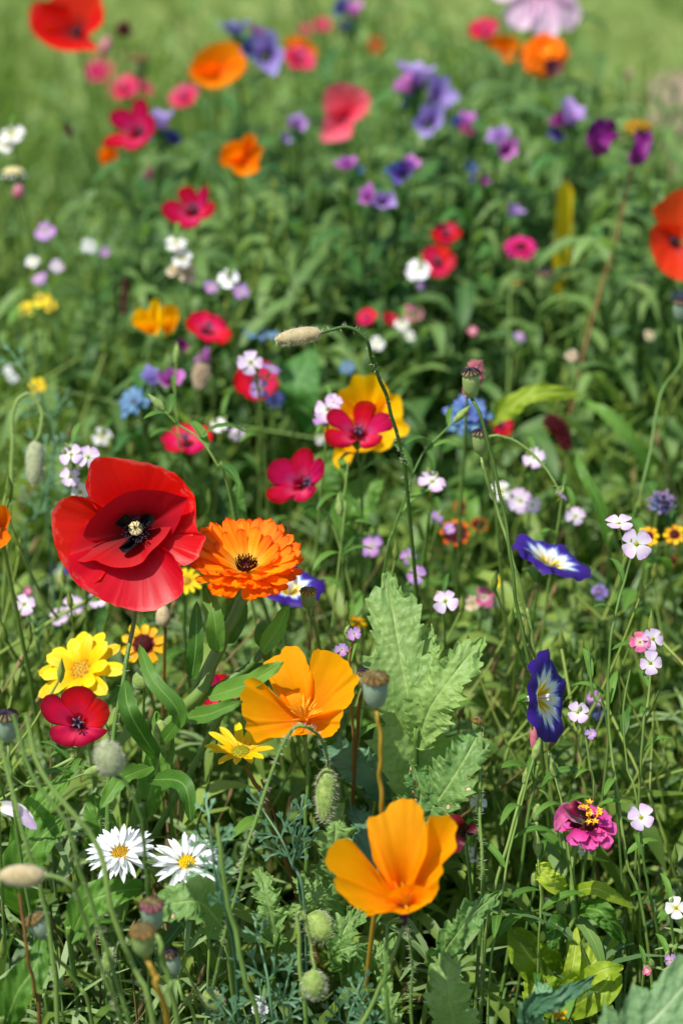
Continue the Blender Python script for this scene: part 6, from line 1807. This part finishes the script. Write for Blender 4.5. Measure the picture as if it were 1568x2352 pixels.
def proto_feather(seed):
    q = random.Random(seed)
    G, tag_ = [], []
    P = catmull([(0, 0, 0), (q.uniform(-.08, .08), q.uniform(-.08, .08), .5), (q.uniform(-.25, .25), q.uniform(-.25, .25), 1)], 9)
    G.append(tube(P, [.006, .003], 3))
    for i in range(16):
        f = .2 + .8 * i / 15
        k = min(7, int(f * 8))
        p = P[k] + (P[k + 1] - P[k]) * (f * 8 - k)
        a = i * 2.4
        for j in range(3):
            b = a + (j - 1) * .5 + q.uniform(-.2, .2)
            l = .22 * (1.15 - .6 * f) * q.uniform(.7, 1.2)
            e = p + np.array([math.cos(b), math.sin(b), q.uniform(.1, .9)]) * l
            G.append(leaf_geo([p, (p + e) / 2 + np.array([0, 0, .02]), e], (0, 0, 1), .0065, nu=2, nv=4, fold=0, prof=[.6, 1, .8, .2]))
    V, F, U = join(G)
    return V, F, U, np.full(len(V), q.uniform(-.1, .1))


def proto_tuft(n, seed, spread=.35, w=.012, straight=.5, nv=6):
    q = random.Random(seed)
    G, tag_ = [], []
    for i in range(n):
        a = q.random() * 6.283
        c, s_ = math.cos(a), math.sin(a)
        h = q.uniform(.5, 1)
        o = spread * q.uniform(.1, 1)
        b = (q.uniform(-.06, .06), q.uniform(-.06, .06), 0)
        dr = q.uniform(0, .35) * (1 - straight)
        path = [b, (b[0] + c * o * .25, b[1] + s_ * o * .25, h * .45), (b[0] + c * o * .6, b[1] + s_ * o * .6, h * .8), (b[0] + c * o * 1.1, b[1] + s_ * o * 1.1, h * (1 - dr))]
        g = leaf_geo(path, (-s_ + c * .3, c + s_ * .3, .2), w * q.uniform(.6, 1.2), nu=2, nv=nv, fold=0, prof=[.7, 1, 1, .85, .55, .05])
        G.append(g)
        tag_.append(np.full(len(g[0]), q.uniform(-.2, .2)))
    return (*join(G), np.concatenate(tag_))


def proto_stalk(seed):
    q = random.Random(seed)
    P = catmull([(0, 0, 0), (q.uniform(-.04, .04), q.uniform(-.04, .04), .5), (q.uniform(-.1, .1), q.uniform(-.1, .1), .85), (q.uniform(-.16, .16), q.uniform(-.12, .12), 1)], 9)
    G = [tube(P, [.005, .0025], 4)]
    for i in range(q.randint(2, 4)):
        k = q.randint(4, 7)
        a = q.random() * 6.28
        e = P[k] + np.array([math.cos(a) * .1, math.sin(a) * .1, q.uniform(.1, .25)])
        Q = catmull([P[k], (P[k] + e) / 2 + np.array([0, 0, -.02]), e], 4)
        G.append(tube(Q, [.003, .002], 3))
        V, F, U = lathe([(1e-4, -.01), (.0045, 0), (.006, .012), (1e-4, .032)], 5)
        G.append((V + e, F, U))
    V, F, U = lathe([(1e-4, -.01), (.005, 0), (.006, .012), (1e-4, .035)], 5)
    G.append((V + P[-1], F, U))
    V, F, U = join(G)
    return V, F, U, np.full(len(V), 0.0)


def bulk(name, mat, protos, places):
    """places: (x, y, z, height, proto, rotation, random, tilt x, tilt y); one mesh"""
    Vs, Fs, Us, Rs, o = [], [], [], [], 0
    for (x, y, z, h, pi_, rz, rn, tx, ty) in places:
        V, F, U, tg = protos[pi_]
        c, s_ = math.cos(rz), math.sin(rz)
        W = np.empty_like(V)
        W[:, 0] = (V[:, 0] * c - V[:, 1] * s_) * h + x + V[:, 2] * h * tx
        W[:, 1] = (V[:, 0] * s_ + V[:, 1] * c) * h + y + V[:, 2] * h * ty
        W[:, 2] = np.maximum(V[:, 2] * h + z, -.004)
        Vs.append(W); Fs.append(F + o); Us.append(U); Rs.append(np.clip(tg + rn, 0, 1))
        o += len(V)
    me = mk(name, np.concatenate(Vs), np.concatenate(Fs), np.concatenate(Us), M[mat], np.concatenate(Rs))
    ob = bpy.data.objects.new(name, me)
    COL.objects.link(ob)
    ob['kind'] = 'stuff'
    return ob


def scatter(n, hlo, hhi, nprot, rad=.02, y0=.55, y1=None, dense=None, tilt=.12, dmin=.99, front=1.0):
    out = []
    tries = 0
    while len(out) < n and tries < n * (4 if y0 < 1 else 12):
        tries += 1
        # even in the picture rather than on the ground: nearer means closer together
        y = y0 + (3.1 - y0) * R.random() ** 1.15
        x = R.uniform(-1, 1) * (.20 * y + .22)
        e = edge_y(x)
        if y > (y1 or e):
            if R.random() > (.09 if x < .3 else .03):
                continue
        h = R.uniform(hlo, hhi)
        if y > e - .35:
            h *= .85
        if dense is not None and R.random() > dense(x, y):
            continue
        h = allowed(x, y, h, rad, dmin=dmin)
        if h < hlo * .42:
            continue
        out.append((x, y, 0, h, R.randrange(nprot), R.random() * 6.28, R.random(), R.uniform(-tilt, tilt), R.uniform(-tilt, tilt)))
    return out


mid_dense = lambda x, y: 1.0 if (1.35 < y and -.12 < x < .27) else (.08 if y < 1.35 else .2)
pr = [proto_sprig(13, .30, .030, .9, 1.0, s) for s in range(6)]
bulk('leafy_undergrowth', 'fill_leaf', pr, scatter(1550, .14, .34, 6, .034))
pr = [proto_sprig(18, .30, .026, 1.1, 1.1, 20 + s, .008, nv=7) for s in range(5)]
bulk('dark_leafy_undergrowth', 'fill_broad', pr, scatter(700, .26, .43, 5, .045, dense=mid_dense))
clump = lambda x, y: 1.0 if (1.45 < y < 2.45 and -.24 + .1 * (y - 1.5) < x < .27) else 0.0
pr = [proto_sprig(26, .21, .019, 1.0, 1.2, 70 + s, .007, nv=6) for s in range(5)]
bulk('tall_leafy_clump', 'fill_broad', pr, scatter(420, .36, .52, 5, .045, y0=1.4, dense=clump))
pr = [proto_rosette(9, .5, .11, s) for s in range(4)]
bulk('broad_leaved_undergrowth', 'fill_broad', pr, scatter(420, .07, .19, 4, .02))
pr = [proto_rosette(7, .5, .17, 10 + s, 9, .3, 4, .4, nv=37, nu=5) for s in range(3)]
bulk('toothed_leaved_undergrowth', 'fill_leaf', pr, scatter(150, .10, .22, 3, .02, y1=1.7))
pr = [proto_feather(s) for s in range(4)]
bulk('feathery_undergrowth', 'fill_feather', pr, scatter(620, .12, .32, 4, .015))
pr = [proto_tuft(9, s) for s in range(5)]
bulk('tall_grass', 'fill_leaf', pr, scatter(1500, .14, .38, 5, .022) + scatter(700, .30, .46, 5, .022, y0=1.3))
pr = [proto_stalk(s) for s in range(8)]
bulk('thin_stalks', 'fill_stem', pr, scatter(900, .2, .44, 8, .032))
pr = [proto_stalk(50 + s) for s in range(5)]
bulk('dead_stalks', 'fill_dry', pr, scatter(320, .12, .34, 5, .04, tilt=.5))
pr = [proto_tuft(7, 40 + s, .9, .014, .0) for s in range(4)]
bulk('dry_litter', 'fill_dry', pr, [(R.uniform(-1, 1) * (.2 * y + .2), y, -.004, R.uniform(.04, .09), R.randrange(4), R.random() * 6.28, R.random(), R.uniform(-1.2, 1.2), R.uniform(-1.2, 1.2)) for y in (R.uniform(.7, 2.6) for _ in range(900))])

# short lawn beyond the bed
pr = [proto_tuft(9, 60 + s, .6, .035, .2, nv=4) for s in range(5)]
pl = []
for _ in range(6500):
    y = 1.7 + 3.6 * R.random() ** 1.3
    x = R.uniform(-1, 1) * (.22 * y + .3)
    if y < edge_y(x) - .1 or (x > .34 + (y - 2.35) * .12 and 1.7 < y < 3.7 and R.random() < .86):
        continue
    pl.append((x, y, -.012, R.uniform(.03, .07) * (1.0 if y > 2.3 else .8), R.randrange(5), R.random() * 6.28, .25 + .6 * R.random(), R.uniform(-.2, .2), R.uniform(-.2, .2)))
bulk('lawn_grass', 'grass', pr, pl)

tri = 0
